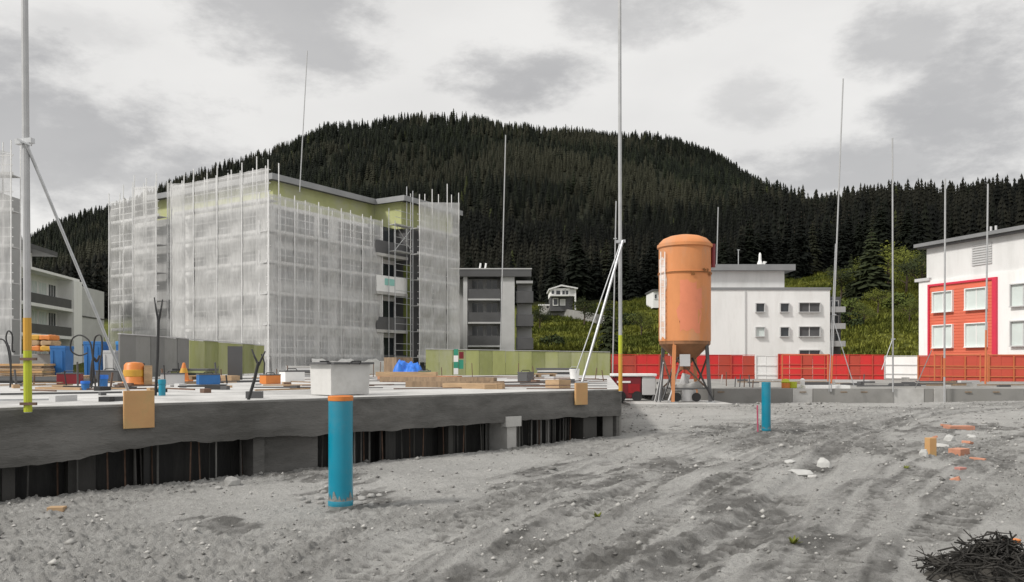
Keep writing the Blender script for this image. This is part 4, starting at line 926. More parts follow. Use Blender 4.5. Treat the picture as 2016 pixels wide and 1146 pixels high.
def curved_patch(a0, a1, z0, z1, rr, name, m, edge=0.0, seed=0):
    b = MB(); n, k = 22, 14; vs, fs = [], []
    for j in range(k+1):
        for i in range(n+1):
            fu, fv = i/n, j/k
            wob_ = 0 if not edge else edge*float(fbm(np.array([fu*2+seed]), np.array([fv*3.0]), 3, 51)[0]) if i in (0, n) else 0
            a = a0+(a1-a0)*fu+wob_; zw = edge*.5*float(fbm(np.array([fu*3.0+seed]), np.array([j*5.0+seed]), 3, 53)[0]) if j in (0, k) else 0; vs.append((sx+rr*math.cos(a), YS+rr*math.sin(a), z0+(z1-z0)*fv+zw))
    for j in range(k):
        for i in range(n): q = j*(n+1)+i; fs.append((q, q+1, q+n+2, q+n+1))
    return b.add(vs, fs).build(name, m, so, smooth=True)
dg = math.radians
curved_patch(dg(-114), dg(-74), SZ(654), SZ(560), R+.003, 'faded_patch', M_silo_red, .45, 2)
curved_patch(dg(-176), dg(-150), SZ(668), SZ(512), R+.003, 'painted_highlight_strip', mat('silo_painted_highlight', (.70,.62,.58), .5, .12, 2.5, dirt=(.54,.30,.18), dirt_amt=.8, dirt_scale=1.5), .3, 5)  # second patch: pale highlight painted along the tank's left edge
curved_patch(dg(-80), dg(-62), SZ(610), SZ(572), R+.003, 'faded_patch', M_silo_red, .3, 7)
for k, (a, w, z) in enumerate(((-60,7,536),(-48,5,535),(-40,9,541),(-86,4,543))): curved_patch(dg(a), dg(a+w), SZ(z+5), SZ(z-2), R+.042, 'rust_stain', M_silo_rust, .1, k)
for k in range(4):
    a = dg(45+90*k+8); ca, sa = math.cos(a), math.sin(a)
    p = Vector((sx+ca*R*.9, YS+sa*R*.9, SZ(668))); q = Vector((sx+ca*R*1.06, YS+sa*R*1.06, .13))
    MB().beam(p, q, .11, .11).build('leg', M_dgrey if k % 2 else M_silo, so)
    MB().box((q.x, q.y, .14), (.3,.3,.03)).build('foot_plate', M_steel, so)
    a2 = a+math.pi/2; q2 = Vector((sx+math.cos(a2)*R*1.02, YS+math.sin(a2)*R*1.02, .55)); p2 = Vector((sx+ca*R*.94, YS+sa*R*.94, 1.75))
    MB().beam(p2, q2, .05, .05).build('brace', M_rebar, so)
    MB().beam(Vector((sx+ca*R*1.0, YS+sa*R*1.0, .62)), Vector((sx+math.cos(a2)*R*1.0, YS+math.sin(a2)*R*1.0, .62)), .05, .05).build('brace', M_dgrey, so)
MB().tube([(sx+R+.06, YS-.2, SZ(482)), (sx+R+.06, YS-.2, SZ(528))], .075, 10).build('vent_pipe', M_dred, so)
MB().tube([(sx-.5, YS-.62, SZ(484)), (sx+.2, YS-.8, SZ(481)), (sx+.75, YS-.5, SZ(484))], .03, 8).build('lid_bar', M_silo, so)
for s in (-.16, .16):
    MB().tube([(sx-R*.97+s*.45, YS-.42-abs(s), SZ(668)), (sx-R*.97+s*.45, YS-.42-abs(s), SZ(500))], .018, 6).build('ladder_rail', M_whiteplastic, so)
for k in range(12): MB().tube([(sx-R*.97-.072, YS-.58, SZ(660-13.2*k)), (sx-R*.97+.072, YS-.58, SZ(660-13.2*k))], .014, 6).build('ladder_rung', M_whiteplastic, so)
for k, (xo, yo, x1, z1, rr, m) in enumerate(((-.55,-.5,-.95,.2,.035,M_black),(-.35,-.6,-.75,.2,.03,M_lgrey),(.35,-.55,.85,.2,.035,M_black))):
    MB().tube([(sx+xo*.5, YS+yo*.6, 1.75), (sx+xo, YS+yo, 1.3), (sx+(xo+x1)/2, YS+yo-.15, .7), (sx+x1, YS+yo-.25, z1)], rr, 8).build('hose', m, so)
for k in range(7): MB().tube([(sx-1.02-.05*k%.2, YS-.75+.1*k, .14), (sx-.9+.02*k, YS-.7+.1*k, 1.5+.05*(k % 3))], .022, 6).build('frame_strut', M_lgrey if k % 2 else M_dgrey, so)
MB().box((sx-.15, YS-.72, 1.62), (.34,.2,.42)).build('control_box', M_lgrey, so)
mx = empty('mortar_mixer', (sx, YS, .13), 'small grey mixing pump under the hopper of the orange silo', 'mixer')
MB().tube([(sx-.05, YS, .75), (sx+.05, YS-.05, 1.12)], .15, 14).build('inlet', M_lgrey, mx); MB().tube([(sx-.7, YS-.1, .55), (sx+.6, YS-.1, .75)], .14, 14).build('barrel', M_conc, mx)
MB().box((sx+.1, YS-.1, .36), (.5,.35,.4)).build('motor', M_lgrey, mx)
for k in (-.35,.35): MB().tube([(sx+k, YS-.35, .3), (sx+k, YS-.25, .3)], .16, 14).build('wheel', M_black, mx)
pl = MB(); pl.box(((X(1238,28.3)+X(1438,28.3))/2, 29.3, -.02), (X(1438,28.3)-X(1238,28.3), 2.6, .29))
tag(pl.build('concrete_footing', M_conc, loc=(sx, 29.3, 0), bevel=.015), 'low pale concrete footing under the orange silo', 'footing')

# ------------------------------------------------------------------ dark red compressor
Yc = 29.9; co = empty('site_compressor', (X(1248,Yc), Yc, .13), 'dark red compressor box with white lid and pale end left of the silo', 'compressor')
CZ = lambda y: CH-(y-HZ)*Yc/F
MB().box(((X(1211,Yc)+X(1263,Yc))/2, Yc+.5, (CZ(742)+CZ(785))/2), (X(1263,Yc)-X(1211,Yc), 1.0, CZ(742)-CZ(785))).build('body', M_dred, co, bevel=.03)
MB().box(((X(1264,Yc)+X(1291,Yc))/2, Yc+.45, (CZ(742)+CZ(778))/2), (X(1291,Yc)-X(1264,Yc)-.01, .9, CZ(742)-CZ(778))).build('end_panel', M_lgrey, co, bevel=.02)
MB().box(((X(1207,Yc)+X(1293,Yc))/2, Yc+.5, CZ(738.5)), (X(1293,Yc)-X(1207,Yc), 1.1, .10)).build('lid', M_whiteplastic, co, bevel=.02)
MB().box((X(1228,Yc), Yc-.012, CZ(752)), (.5, .02, .07)).build('label_strip', M_whiteplastic, co)
MB().box((X(1248,Yc), Yc-.014, CZ(765)), (.42, .025, .34)).build('grille', mat('red_grille', (.30,.006,.01), .5), co)
for k in (1222, 1254): MB().tube([(X(k,Yc), Yc-.06, .3), (X(k,Yc), Yc+.1, .3)], .19, 16).build('wheel', M_black, co)
MB().tube([(X(1290,Yc), Yc+.1, .45), (X(1283,Yc), Yc-.1, .16)], .03, 8).build('prop_leg', M_dgrey, co)
# ------------------------------------------------------------------ things lying and standing on the big slab
def onslab(px, yb): Y = (CH-ZS)*F/(yb-HZ); return Vector(((px-CX)*Y/F, Y, ZS))
def zat(Y, py): return CH-(py-HZ)*Y/F
# mortar tub
Yt = 12.0; tb = empty('mortar_tub', ((650-CX)*Yt/F, Yt+.4, ZS), 'big pale square mortar tub with a flared rim on the slab edge', 'tub')
def frustum(cx, cy, z0, z1, a0, b0, a1, b1, rz):
    co, si = math.cos(rz), math.sin(rz); r = []
    for (a, b, z) in ((a0,b0,z0),(a1,b1,z1)):
        for x, y in ((-a,-b),(a,-b),(a,b),(-a,b)): r.append((cx+x*co-y*si, cy+x*si+y*co, z))
    return r
cxt, cyt, rz = (657-CX)*Yt/F, Yt+.45, math.radians(47)
v = frustum(cxt, cyt, ZS+.01, ZS+.475, .345, .265, .36, .28, rz); vi = frustum(cxt, cyt, ZS+.05, ZS+.475, .33, .25, .345, .265, rz)
m_ = MB(); m_.add(v+vi, [(3,2,1,0),(0,1,5,4),(1,2,6,5),(2,3,7,6),(3,0,4,7),(8,9,10,11),(8,12,13,9),(9,13,14,10),(10,14,15,11),(11,15,12,8),(4,5,13,12),(5,6,14,13),(6,7,15,14),(7,4,12,15)])
m_.build('tub', mat('pale_tub', (.56,.555,.54), .7, .06, 3, dirt=(.42,.41,.39), dirt_amt=.5, dirt_scale=4), tb, bevel=.012)
m_ = MB()
for k in range(4):
    p_, q_ = Vector(v[4+k]), Vector(v[4+(k+1) % 4]); o_ = ((p_+q_)/2-Vector((cxt,cyt,p_.z))).normalized()*.03; m_.beam(p_+o_+Vector((0,0,.012)), q_+o_+Vector((0,0,.012)), .085, .03)
m_.build('rim', M_dgrey, tb)
for k in (0, 2):
    p_ = (Vector(v[4+k])+Vector(v[4+(k+1) % 4]))/2; o_ = (p_-Vector((cxt,cyt,p_.z))).normalized()
    t_ = Vector((-o_.y, o_.x, 0)); MB().tube([p_+o_*.08-t_*.1, p_+o_*.14-t_*.08+Vector((0,0,.04)), p_+o_*.14+t_*.08+Vector((0,0,.04)), p_+o_*.08+t_*.1], .012, 6).build('handle', M_black, tb)
# forked black posts
def fork_post(label, px, yb, ytop, yfork, lean, spread, r, stub=None):
    B = onslab(px, yb); Y = B.y; ro = empty('forked_post', B, label, 'post')
    T = P(px+lean, yfork, Y); MB().tube([B, (B+T)/2+Vector((.01,0,0)), T], r, 8).build('stem', M_black, ro)
    for s in (-1, 1): MB().tube([T-Vector((0,0,.05)), P(px+lean+s*spread*.6, (yfork+ytop)/2, Y), P(px+lean+s*spread, ytop+(0 if s > 0 else -4), Y+.05)], [r*.8, r*.6, r*.45], 6).build('prong', M_black, ro)
    return ro
fork_post('tall black forked post standing on the slab beside a short teal pipe stub', 306, 779, 590, 628, 6, 8, .022)
fork_post('short leaning black forked post on the slab left of the mortar tub', 489, 787, 692, 712, 20, 13, .022)
q = onslab(519, 752); tag(MB().tube([q, P(521, 715, q.y), P(515, 697, q.y)], .02, 7).build('bent_conduit', M_black, loc=q), 'thin bent black conduit behind the leaning forked post', 'conduit')
def stub(px, yb, yt, w, m, label):
    q = onslab(px, yb); h = (yb-yt)*q.y/F; r = w*q.y/F/2
    ro = empty('pipe_stub', q, label, 'pipe stub'); MB().lathe([(r,0),(r,h),(r*.85,h),(r*.8,h-.04),(.001,h-.05)], q, 20).build('pipe', m, ro, smooth=True)
    MB().lathe([(r*1.01,h*.7),(r*1.15,h*.72),(r*1.15,h*.98),(r*1.01,h*.99)], q, 20).build('socket', M_blue2 if m is M_blue else M_teal, ro, smooth=True)
stub(319, 779, 747, 13, M_teal, 'short teal pipe stub beside the tall forked post')
stub(204, 765, 738, 15, M_blue, 'blue pipe stub rising from the slab right of the black cable loops')
stub(168, 768, 750, 15, M_blue, 'low blue pipe stub at the end of the planks left of the cable loops')
# flexible black conduits looping out of the slab
def loop(label, px, yb, pts, r=.016):
    q = onslab(px, yb); m = []
    P_ = [P(a, c, q.y+.03*i) for i, (a, c) in enumerate(pts)]; n = len(P_)
    for i in range(n-1):
        a, b_, c, d = P_[max(0,i-1)], P_[i], P_[i+1], P_[min(n-1,i+2)]
        for k in range(6):
            t = k/6; m.append(.5*((2*b_)+(c-a)*t+(2*a-5*b_+4*c-d)*t*t+(3*b_-a-3*c+d)*t**3))
    m.append(P_[-1]); tag(MB().tube(m, r, 7).build('cable_loop', M_black, loc=q), label, 'conduit', 'black conduit loops sticking out of the slab')
loop('tall narrow black conduit loop at the far left edge', 20, 763, [(20,763),(21,700),(12,668),(16,652),(24,660),(24,690),(30,692)])
loop('black conduit bending out of the picture at the left edge', 12, 757, [(24,757),(16,690),(4,668),(-14,680),(-30,730)])
loop('wide black conduit loop curling left in front of the blue bin', 188, 763, [(188,763),(182,700),(176,672),(158,660),(142,668),(140,690),(156,700),(172,695)])
loop('narrow black conduit hoop right of the wide loop', 194, 766, [(194,766),(196,720),(201,690),(199,662),(188,664),(184,690),(183,740),(180,764)])
loop('stubby black conduit pair leaning left of the blue stub', 182, 760, [(178,760),(180,725),(184,705),(190,712),(196,700)], .024)
# bins, sacks and boards on the left
def crate(px0, px1, yt, yb, Y, m, name, label, cat, lid=None, rz=.1, dep=.7):
    a, c = P(px0, yb, Y), P(px1, yt, Y); w, h = c.x-a.x, c.z-a.z; cen = Vector(((a.x+c.x)/2, Y+dep/2, a.z))
    ro = empty(name, cen, label, cat)
    vv = frustum(cen.x, cen.y, cen.z, cen.z+h*.9, w*.45, dep*.45, w*.49, dep*.49, rz); MB().hexa(vv).build('body', m, ro, bevel=.02)
    MB().box((cen.x, cen.y, cen.z+h*.95), (w, dep, h*.1), rz).build('rim', lid or m, ro, bevel=.01)
    for s in (-.3, .3):
        co_, si_ = math.cos(rz), math.sin(rz); MB().box((cen.x+s*w*co_+dep*.48*si_, cen.y+s*w*si_-dep*.48*co_, cen.z+h*.45), (w*.05, .05, h*.8), rz).build('rib', m, ro)
    return ro
crate(162, 196, 672, 742, 27, M_blue, 'site_bin', 'tall blue plastic bin behind the black cable loops', 'bin')
crate(226, 272, 672, 742, 27.5, M_blue, 'site_bin', 'wide blue bin beside the foot of the long grey brace', 'bin', lid=mat('light_blue_plastic', (.05,.27,.6), .5))
crate(96, 126, 681, 742, 28, M_blue, 'site_bin', 'small low blue bin left of the cable loops', 'bin')
crate(200, 224, 690, 742, 26.8, M_lgrey, 'site_bin', 'grey narrow bin standing between two blue bins', 'bin')
for k in range(6):
    m = (M_orange, M_wood, M_orangepaint, M_orangepaint, M_wood, M_orange)[k]; px_ = (76,76,76,99,99,99)[k]; q = P(px_, 686-10.5*(k % 3), 30)
    s = random.Random(k); V_, Fc_ = [], []; bm_ = bmesh.new(); bmesh.ops.create_cube(bm_, size=1); bmesh.ops.subdivide_edges(bm_, edges=bm_.edges[:], cuts=5, use_grid_fill=True)
    for v_ in bm_.verts:
        x, y, z = v_.co*2; f_ = (1-.18*abs(x)**4)*(1-.18*abs(y)**4); v_.co = (x*.21*(1-.06*z*z), y*.3, z*.10*f_*(1+.15*math.sin(3*x+k))+s.uniform(-.008,.008))
    me_ = bpy.data.meshes.new('sack'); bm_.to_mesh(me_); bm_.free(); me_.materials.append(m); me_.polygons.foreach_set('use_smooth', [True]*len(me_.polygons)); o = link_mesh('sack', me_, None, q+Vector((s.uniform(-.03,.03),0,0)))
    tag(o, ('bottom','middle','top')[k % 3]+' sack of the '+('left' if k < 3 else 'right')+' pile behind the long black pipes', 'sack')
b = MB(); b.box((P(90,700,30.5).x, 30.6, 1.45), (1.3, 1.2, .82)); tag(b.build('pallet_load', M_conc_mid, loc=(P(90,700,30.5).x, 30.6, ZS), bevel=.03), 'grey wrapped pallet load under the orange and yellow sacks', 'pallet load')
for k, (y, x0, x1, r) in enumerate(((744,-40,132,.055),(750,-60,188,.06))):
    q0, q1 = onslab(x0, y+4), onslab(x1, y+5); q0.z = q1.z = ZS+r; tag(MB().tube([q0, (q0+q1)/2+Vector((0,.03,0)), q1], r, 12).build('drain_pipe', M_black, loc=q0), ('rear' if k == 0 else 'front')+' long black pipe lying on the left of the slab', 'pipe')
def plank(px0, y0, px1, y1, w, h, m, label, lift=0, name='timber_plank', cat='plank', group=None):
    a, c = onslab(px0, y0), onslab(px1, y1); up = Vector((0,0,h/2+lift)); o = MB().beam(a+up, c+up, w, h).build(name, m, loc=(a+c)/2); return tag(o, label, cat, group)
plank(80, 766, 168, 768, .22, .04, M_wood, 'pale raw plank lying in front of the long black pipes')
plank(112, 762, 160, 764, .2, .035, M_wood, 'shorter raw plank on the slab just left of the low blue stub')
plank(30, 742, 62, 743, .25, .3, M_wood, 'small timber block behind the thick striped left pole', name='timber_block', cat='block')
plank(0, 778, 240, 774, .05, .03, M_dgrey, 'long dark strip lying across the left of the slab', name='steel_strip', cat='strip')
plank(0, 789, 150, 787, .04, .02, M_steel, 'thin metal strip near the left slab edge', name='steel_strip', cat='strip')
# orange marker bundle by the brace foot
q = onslab(264, 760); ro = empty('safety_barrier', q, 'orange and yellow barrier drum behind the square plywood board', 'barrier')
MB().lathe([(.24,0),(.26,.05),(.22,.1),(.20,.45),(.16,.5),(.001,.52)], q, 20).build('drum', M_orange, ro, smooth=True); MB().lathe([(.214,.2),(.222,.21),(.218,.34),(.206,.35)], q, 20).build('band', M_orangepaint, ro, smooth=True)
MB().box((q.x+.28, q.y+.05, ZS+.22), (.16,.2,.44), .4).build('block', M_wood, ro)
q = onslab(362, 752); ro = empty('traffic_cone', q, 'orange and yellow cone among boards left of the yellow green fence', 'cone')
MB().box((q.x, q.y, ZS+.03), (.36,.36,.05)).build('base', M_orange, ro); MB().lathe([(.14,.05),(.03,.5),(.001,.51)], q, 16).build('cone', M_orange, ro, smooth=True); MB().lathe([(.098,.24),(.104,.24),(.075,.36),(.07,.36)], q, 16).build('stripe', M_orangepaint, ro, smooth=True)
plank(350, 756, 520, 752, .1, .05, M_dgrey, 'dark board lying in front of the yellow green fence')
plank(445, 750, 462, 749, .3, .14, M_wood, 'small orange brown timber block left of the leaning forked post', name='timber_block', cat='block')
q = onslab(456, 748); MBx = MB().box((q.x, q.y+.3, ZS+.5), (.42, .12, 1.0), .3); tag(MBx.build('formwork_board', M_dgrey, loc=q), 'dark upright steel panel leaning by the yellow green fence', 'panel')
# long timbers and reinforcing bars in the middle of the slab
plank(752, 752, 975, 754, .24, .14, M_wood2, 'lowest brown beam of the timber stack beyond the tub', name='timber_beam', cat='beam')
plank(748, 748, 905, 750, .24, .14, mat('reddish_timber', (.36,.17,.09), .75, .25, 3, stretch=(4,1,1)), 'reddish beam at the back left of the timber stack', name='timber_beam', cat='beam')
plank(742, 751, 860, 751.5, .2, .12, M_wood, 'pale orange beam on top of the timber stack', .14, 'timber_beam', 'beam')
plank(880, 764, 986, 766, .3, .1, M_wood, 'short pale beam with a dark end in front of the timber stack', name='timber_beam', cat='beam')
plank(800, 762, 992, 763, .12, .12, M_wood2, 'dark weathered beam between the timber stack and the short pale beam', name='timber_beam', cat='beam')
plank(1085, 763, 1112, 764, .3, .16, M_wood, 'orange brown wood block left of the small plywood board', name='timber_block', cat='block')
rg = random.Random(21)
for k in range(34):
    x0 = rg.uniform(560, 1090); y0 = rg.uniform(741, 768); L_ = rg.uniform(60, 210)
    plank(x0, y0, min(1195, x0+L_), y0+rg.uniform(-3.5, 3), .018, .018, M_rebar if k % 3 else M_dgrey, 'thin reinforcing rod lying on the middle of the slab', rg.uniform(0, .05), 'reinforcing_rod', 'rod', 'reinforcing rods lying on the slab')
for k in range(48):
    x0 = rg.uniform(0, 1150); y0 = rg.uniform(744, 792) if x0 < 560 else rg.uniform(744, 768); s = rg.uniform(.05, .16)
    q = onslab(x0, y0); m = rg.choice([M_wood, M_lgrey, M_dgrey, M_black, M_wood2, M_dgrey, M_rebar]); b = MB().box((q.x, q.y, ZS+s*.3), (s*rg.uniform(1,3), s, s*.6), rg.uniform(0, 3))
    tag(b.build('offcut', m, loc=q), 'small building offcut scattered on the slab top', 'offcut', 'offcuts scattered on the slab')
for k, (x, y, h) in enumerate(((545,744,.30),(566,746,.42),(612,743,.3),(735,742,.5),(748,741,.55),(1020,744,.5),(1052,746,.4),(1172,746,.35),(1188,750,.3),(930,742,.5),(870,743,.35))):
    q = onslab(x, y); tag(MB().tube([q, q+Vector((rg.uniform(-.06,.06),0,h))], .016, 6).build('starter_rod', M_rebar, loc=q), 'short rusty starter rod standing upright in the slab', 'rod', 'starter rods standing in the slab')
def pallet(px, yb, label, rz=0.2, lift=0):
    q = onslab(px, yb)+Vector((0,0,lift)); ro = empty('pallet', q, label, 'pallet'); co_, si_ = math.cos(rz), math.sin(rz)
    def bx(x, y, z, d, nm):
        MB().box((q.x+x*co_-y*si_, q.y+x*si_+y*co_, q.z+z), d, rz).build(nm, M_wood2 if nm == 'bearer' else M_wood, ro)
    for x in (-.5,0,.5): bx(x, 0, .06, (.1,.8,.1), 'bearer')
    for k in range(6): bx(0, -.36+.144*k, .122, (1.2,.1,.022), 'board')
    return ro
pallet(140, 748, 'empty wooden pallet behind the cable loops'); pallet(420, 748, 'empty pallet in front of the yellow green boards', -.1); pallet(690, 745, 'empty pallet behind the mortar tub', .3); pallet(1060, 743, 'empty pallet before the long hoarding', .1)
def panel_stack(px, yb, n, w, dep, m, lab, rz=0):
    q = onslab(px, yb)
    for k in range(n):
        o = MB().box((0,0,0), (w, dep, .07)).build('formwork_sheet', m[k % len(m)], bevel=.008); o.location = q+Vector((rg_c.uniform(-.05,.05), rg_c.uniform(-.05,.05), .04+.08*k)); o.rotation_euler = (0,0,rz+rg_c.uniform(-.04,.04))
        tag(o, f"{ORD[k]} formwork sheet from below in the stack {lab}", 'panel', 'stacked formwork panels')
rg_c = random.Random(77)
panel_stack(50, 744, 6, 1.5, .9, [M_wood, M_wood2, M_ply], 'behind the left striped pole', .1)
panel_stack(385, 744, 4, 1.3, .7, [M_board2, M_dgrey], 'under the yellow green boards', -.2)
panel_stack(610, 742, 5, 1.6, .9, [M_lgrey, M_conc, M_dgrey], 'just behind the mortar tub', .15)
panel_stack(1095, 741, 4, 1.5, .8, [M_lgrey, M_dgrey], 'left of the white bucket', 0)
for k, (px_, yb_, h_, m, lab) in enumerate(((216,752,.35,M_dgrey,'dark tool box between the blue bins and the square board'),(138,756,.3,M_dred,'dark red tool box below the cable loops'),(340,757,.3,M_lgrey,'grey tool box right of the tall forked post'),(410,757,.28,M_blue,'blue tool box left of the dark upright board'),(575,752,.34,M_whiteplastic,'white tool box left of the mortar tub'),(532,756,.26,M_orange,'orange tool box behind the leaning forked post'),(1035,752,.3,M_dgrey,'dark tool box behind the short pale beam'),(836,746,.3,M_greenpaint,'green tool box behind the timber stack'))):
    q = onslab(px_, yb_); ro = empty('tool_box', q, lab, 'tool box'); MB().box((q.x,q.y,ZS+h_*.4), (h_*1.7,h_*.9,h_*.8), .2*k).build('body', m, ro, bevel=.012); MB().box((q.x,q.y,ZS+h_*.83), (h_*1.75,h_*.95,h_*.1), .2*k).build('lid', M_dgrey, ro, bevel=.01)
    MB().tube([(q.x-h_*.4,q.y,ZS+h_*.88),(q.x-h_*.3,q.y,ZS+h_*1.02),(q.x+h_*.3,q.y,ZS+h_*1.02),(q.x+h_*.4,q.y,ZS+h_*.88)], .012, 6).build('handle', M_black, ro)
for k in range(30):
    x0 = rg.uniform(-20, 560); y0 = rg.uniform(742, 772); L_ = rg.uniform(40, 170)
    plank(x0, y0, x0+L_, y0+rg.uniform(-3, 3), rg.choice([.02,.03,.1,.14]), .025, rg.choice([M_rebar, M_dgrey, M_wood, M_wood2, M_black]), 'loose board or rod lying on the left half of the slab', rg.uniform(0,.04), 'loose_board', 'board', 'boards and rods strewn on the left of the slab')
for k in range(18):
    x0 = rg.uniform(0, 470); q = onslab(x0, rg.uniform(742, 766)); tag(MB().tube([q, q+Vector((rg.uniform(-.05,.05),0,rg.uniform(.2,.6)))], rg.choice([.012,.02,.03]), 6).build('starter_rod', rg.choice([M_rebar, M_black, M_dgrey]), loc=q), 'upright rod on the left half of the slab', 'rod', 'rods standing on the left of the slab')
# tarp, sign post, bucket
q = onslab(800, 744); rgt = np.random.default_rng(3); gx, gy = np.meshgrid(np.linspace(-.5,.5,34), np.linspace(-.5,.5,24)); hz = np.maximum(.02, .42*np.clip(1.15-(gx/.5)**4-(gy/.5)**4, 0, 1)**.5*(.8+.9*fbm(gx*3+3, gy*3, 3, 2))+.12*np.abs(fbm(gx*9, gy*9, 3, 4)))
o = np_mesh('tarpaulin', np.stack([gx.ravel(), gy.ravel()+.5, hz.ravel()], 1), grid_faces(24, 34), [M_blue2], smooth=False); o.location = q; tag(o, 'crumpled bright blue tarpaulin heap beyond the mortar tub', 'tarpaulin')
plank(768, 743, 800, 742, .5, .7, M_wood2, 'brown timber crate behind the bright blue tarpaulin', name='timber_crate', cat='crate')
q = P(903, 735, 36); q.z = ZS; ro = empty('sign_post', q, 'green and white striped post at the left end of the long hoarding', 'post')
for k, m in enumerate((M_whiteplastic, M_greenpaint, M_whiteplastic, M_greenpaint)): MB().box((q.x-.12+.0*k, q.y, ZS+.14+.28*k), (.2,.06,.278)).build('band', m, ro)
MB().box((q.x+.12, q.y, ZS+.85), (.2,.05,.3)).build('plate', M_dred, ro); MB().box((q.x+.1, q.y+.02, ZS+.45), (.22,.05,.4)).build('plate', M_greenpaint, ro)
q = onslab(1131, 750); ro = empty('bucket', q, 'white bucket standing at the foot of the double brace', 'bucket'); r_ = 10*q.y/F
MB().lathe([(r_*.8,0),(r_,.30),(r_*1.05,.31),(r_*1.05,.33),(r_*.95,.33),(r_*.75,.04),(.001,.04)], q, 24).build('pail', M_whiteplastic, ro, smooth=True)
MB().tube([q+Vector((-r_,0,.31)), q+Vector((-r_*.6,-.05,.4)), q+Vector((r_*.6,-.05,.4)), q+Vector((r_,0,.31))], .006, 6).build('handle', M_steel, ro)
q = onslab(1146, 755); tag(MB().box((q.x, q.y, ZS+.03), (.3,.22,.05)).build('brace_shoe', M_steel, loc=q), 'steel shoe holding the foot of the double brace', 'shoe')
# concrete rubble strip and posts on the lower slab
rg = random.Random(33)
def onright(px, yb): Y = (CH-.55)*F/(yb-HZ); return Vector(((px-CX)*Y/F, Y, .55))
for k in range(26):
    x0 = rg.uniform(1300, 2010); y0 = rg.uniform(749, 763); q = onright(x0, y0); s = rg.uniform(.08, .26); m = rg.choice([M_conc, M_wood2, M_dgrey, M_stone, M_lgrey, M_dgrey])
    tag(MB().box((q.x, q.y, .55+s*.35), (s*rg.uniform(1.5,6), s, s*.7), rg.uniform(-.5,.5)).build('offcut', m, loc=q), 'small building offcut lying on the lower slab', 'offcut', 'offcuts scattered on the lower slab')
for k in range(12):
    x0 = rg.uniform(1300, 1900); y0 = rg.uniform(750, 763); q = onright(x0, y0); L_ = rg.uniform(1.5, 5)
    tag(MB().beam(q+Vector((0,0,.05)), q+Vector((L_,rg.uniform(-.3,.3),.06)), .06, .05).build('scaffold_board', rg.choice([M_dgrey, M_wood2, M_lgrey]), loc=q), 'flat board lying on the lower slab', 'board', 'boards lying on the lower slab')
for k, (x, y, h, m) in enumerate(((1447,762,.42,M_dgrey),(1456,762,.5,M_dgrey),(1465,762,.36,M_rebar),(1476,762,.5,M_dgrey),(1482,763,.3,M_rebar),(1420,757,.45,M_conc),(1700,760,.5,M_dgrey),(1430,760,.6,M_rebar))):
    q = onright(x, y); tag(MB().tube([q, q+Vector((rg.uniform(-.05,.05),0,h))], .022, 6).build('starter_rod', m, loc=q), 'short upright rod in the lower slab right of the silo', 'rod', 'starter rods standing in the lower slab')
q = onright(1552, 764); ro = empty('paint_drum', q, 'yellow topped orange drum on the lower slab right of the small pipe', 'drum')
MB().lathe([(.15,0),(.16,.01),(.16,.2),(.15,.21)], (q.x-.1,q.y,.55), 18).build('drum', M_orange, ro); MB().lathe([(.16,.0),(.17,.02),(.17,.24),(.001,.25)], (q.x+.18,q.y+.05,.55), 18).build('drum', M_yellow, ro); MB().lathe([(.17,0),(.18,.03),(.10,.14),(.001,.15)], (q.x-.1,q.y,.76), 18).build('cover', M_yellow, ro, smooth=True)
q = onright(1580, 763); MBs = MB().lathe([(.08,0),(.09,.3),(.05,.36),(.001,.37)], q, 14); tag(MBs.build('canister', M_whiteplastic, loc=q), 'white canister right of the yellow topped drum', 'canister')
q = onright(1610, 764.5); tag(MB().box((q.x+.3, q.y, .61), (1.7,.5,.12)).build('insulation_slab', M_whiteplastic, loc=q), 'flat white slab of insulation left of the leaning double pole', 'slab')
# barriers of tubes before the red hoarding
for k, (x0, x1) in enumerate(((1540,1630),(1840,1930),(1945,2030))):
    a, c = onright(x0, 752), onright(x1, 752); ro = empty('tube_barrier', (a+c)/2, ('orange tube barrier before the red hoarding left of the leaning double pole','orange tube barrier below the red window field','orange tube barrier at the right edge below the white wall')[k], 'barrier')
    for p_ in (a, c): MB().tube([p_, p_+Vector((0,0,1.45))], .035, 8).build('post', M_redor, ro)
    for h in (.7, 1.4): MB().tube([a+Vector((0,0,h)), c+Vector((0,0,h))], .028, 8).build('rail', M_redor, ro)

# ------------------------------------------------------------------ mud details
def onmud(px, py):
    Y = CH*F/(py-HZ)
    for _ in range(5): z = gz((px-CX)*Y/F, Y); Y = (CH-z)*F/(py-HZ)
    return Vector(((px-CX)*Y/F, Y, z))
def rock_mesh(seed, sub=2, flat=.6):
    bm = bmesh.new(); bmesh.ops.create_icosphere(bm, subdivisions=sub, radius=1); rg_ = np.random.default_rng(seed)
    d = rg_.normal(0, 1, (7, 3)); d /= np.linalg.norm(d, axis=1)[:,None]; h = rg_.uniform(.62, .95, 7)
    for v in bm.verts:
        p = np.array(v.co)
        for a_, hh_ in zip(d, h):
            e = p@a_
            if e > hh_: p = p-a_*(e-hh_)
        p = p*(1+.08*rg_.normal()); v.co = (p[0], p[1], p[2]*flat)
    V = [v.co.copy() for v in bm.verts]; Fc = [tuple(v.index for v in f.verts) for f in bm.faces]; bm.free(); return V, Fc
RK = [rock_mesh(s) for s in range(5)]
def rock(px, py, wpx, m, label, name='rock', cat='rock', k=0, sz=(1,.8,.6), rz=0, group=None, sink=.25):
    q = onmud(px, py); s = wpx*q.y/F/2; V, Fc = RK[k % 5]
    me = bpy.data.meshes.new(name); me.from_pydata([(v.x*s*sz[0], v.y*s*sz[1], v.z*s*sz[2]/.6+s*sz[2]*(1-2*sink)*.5) for v in V], [], Fc); me.materials.append(m)
    o = link_mesh(name, me, None, q); o.rotation_euler = (0, 0, rz); return tag(o, label, cat, group)
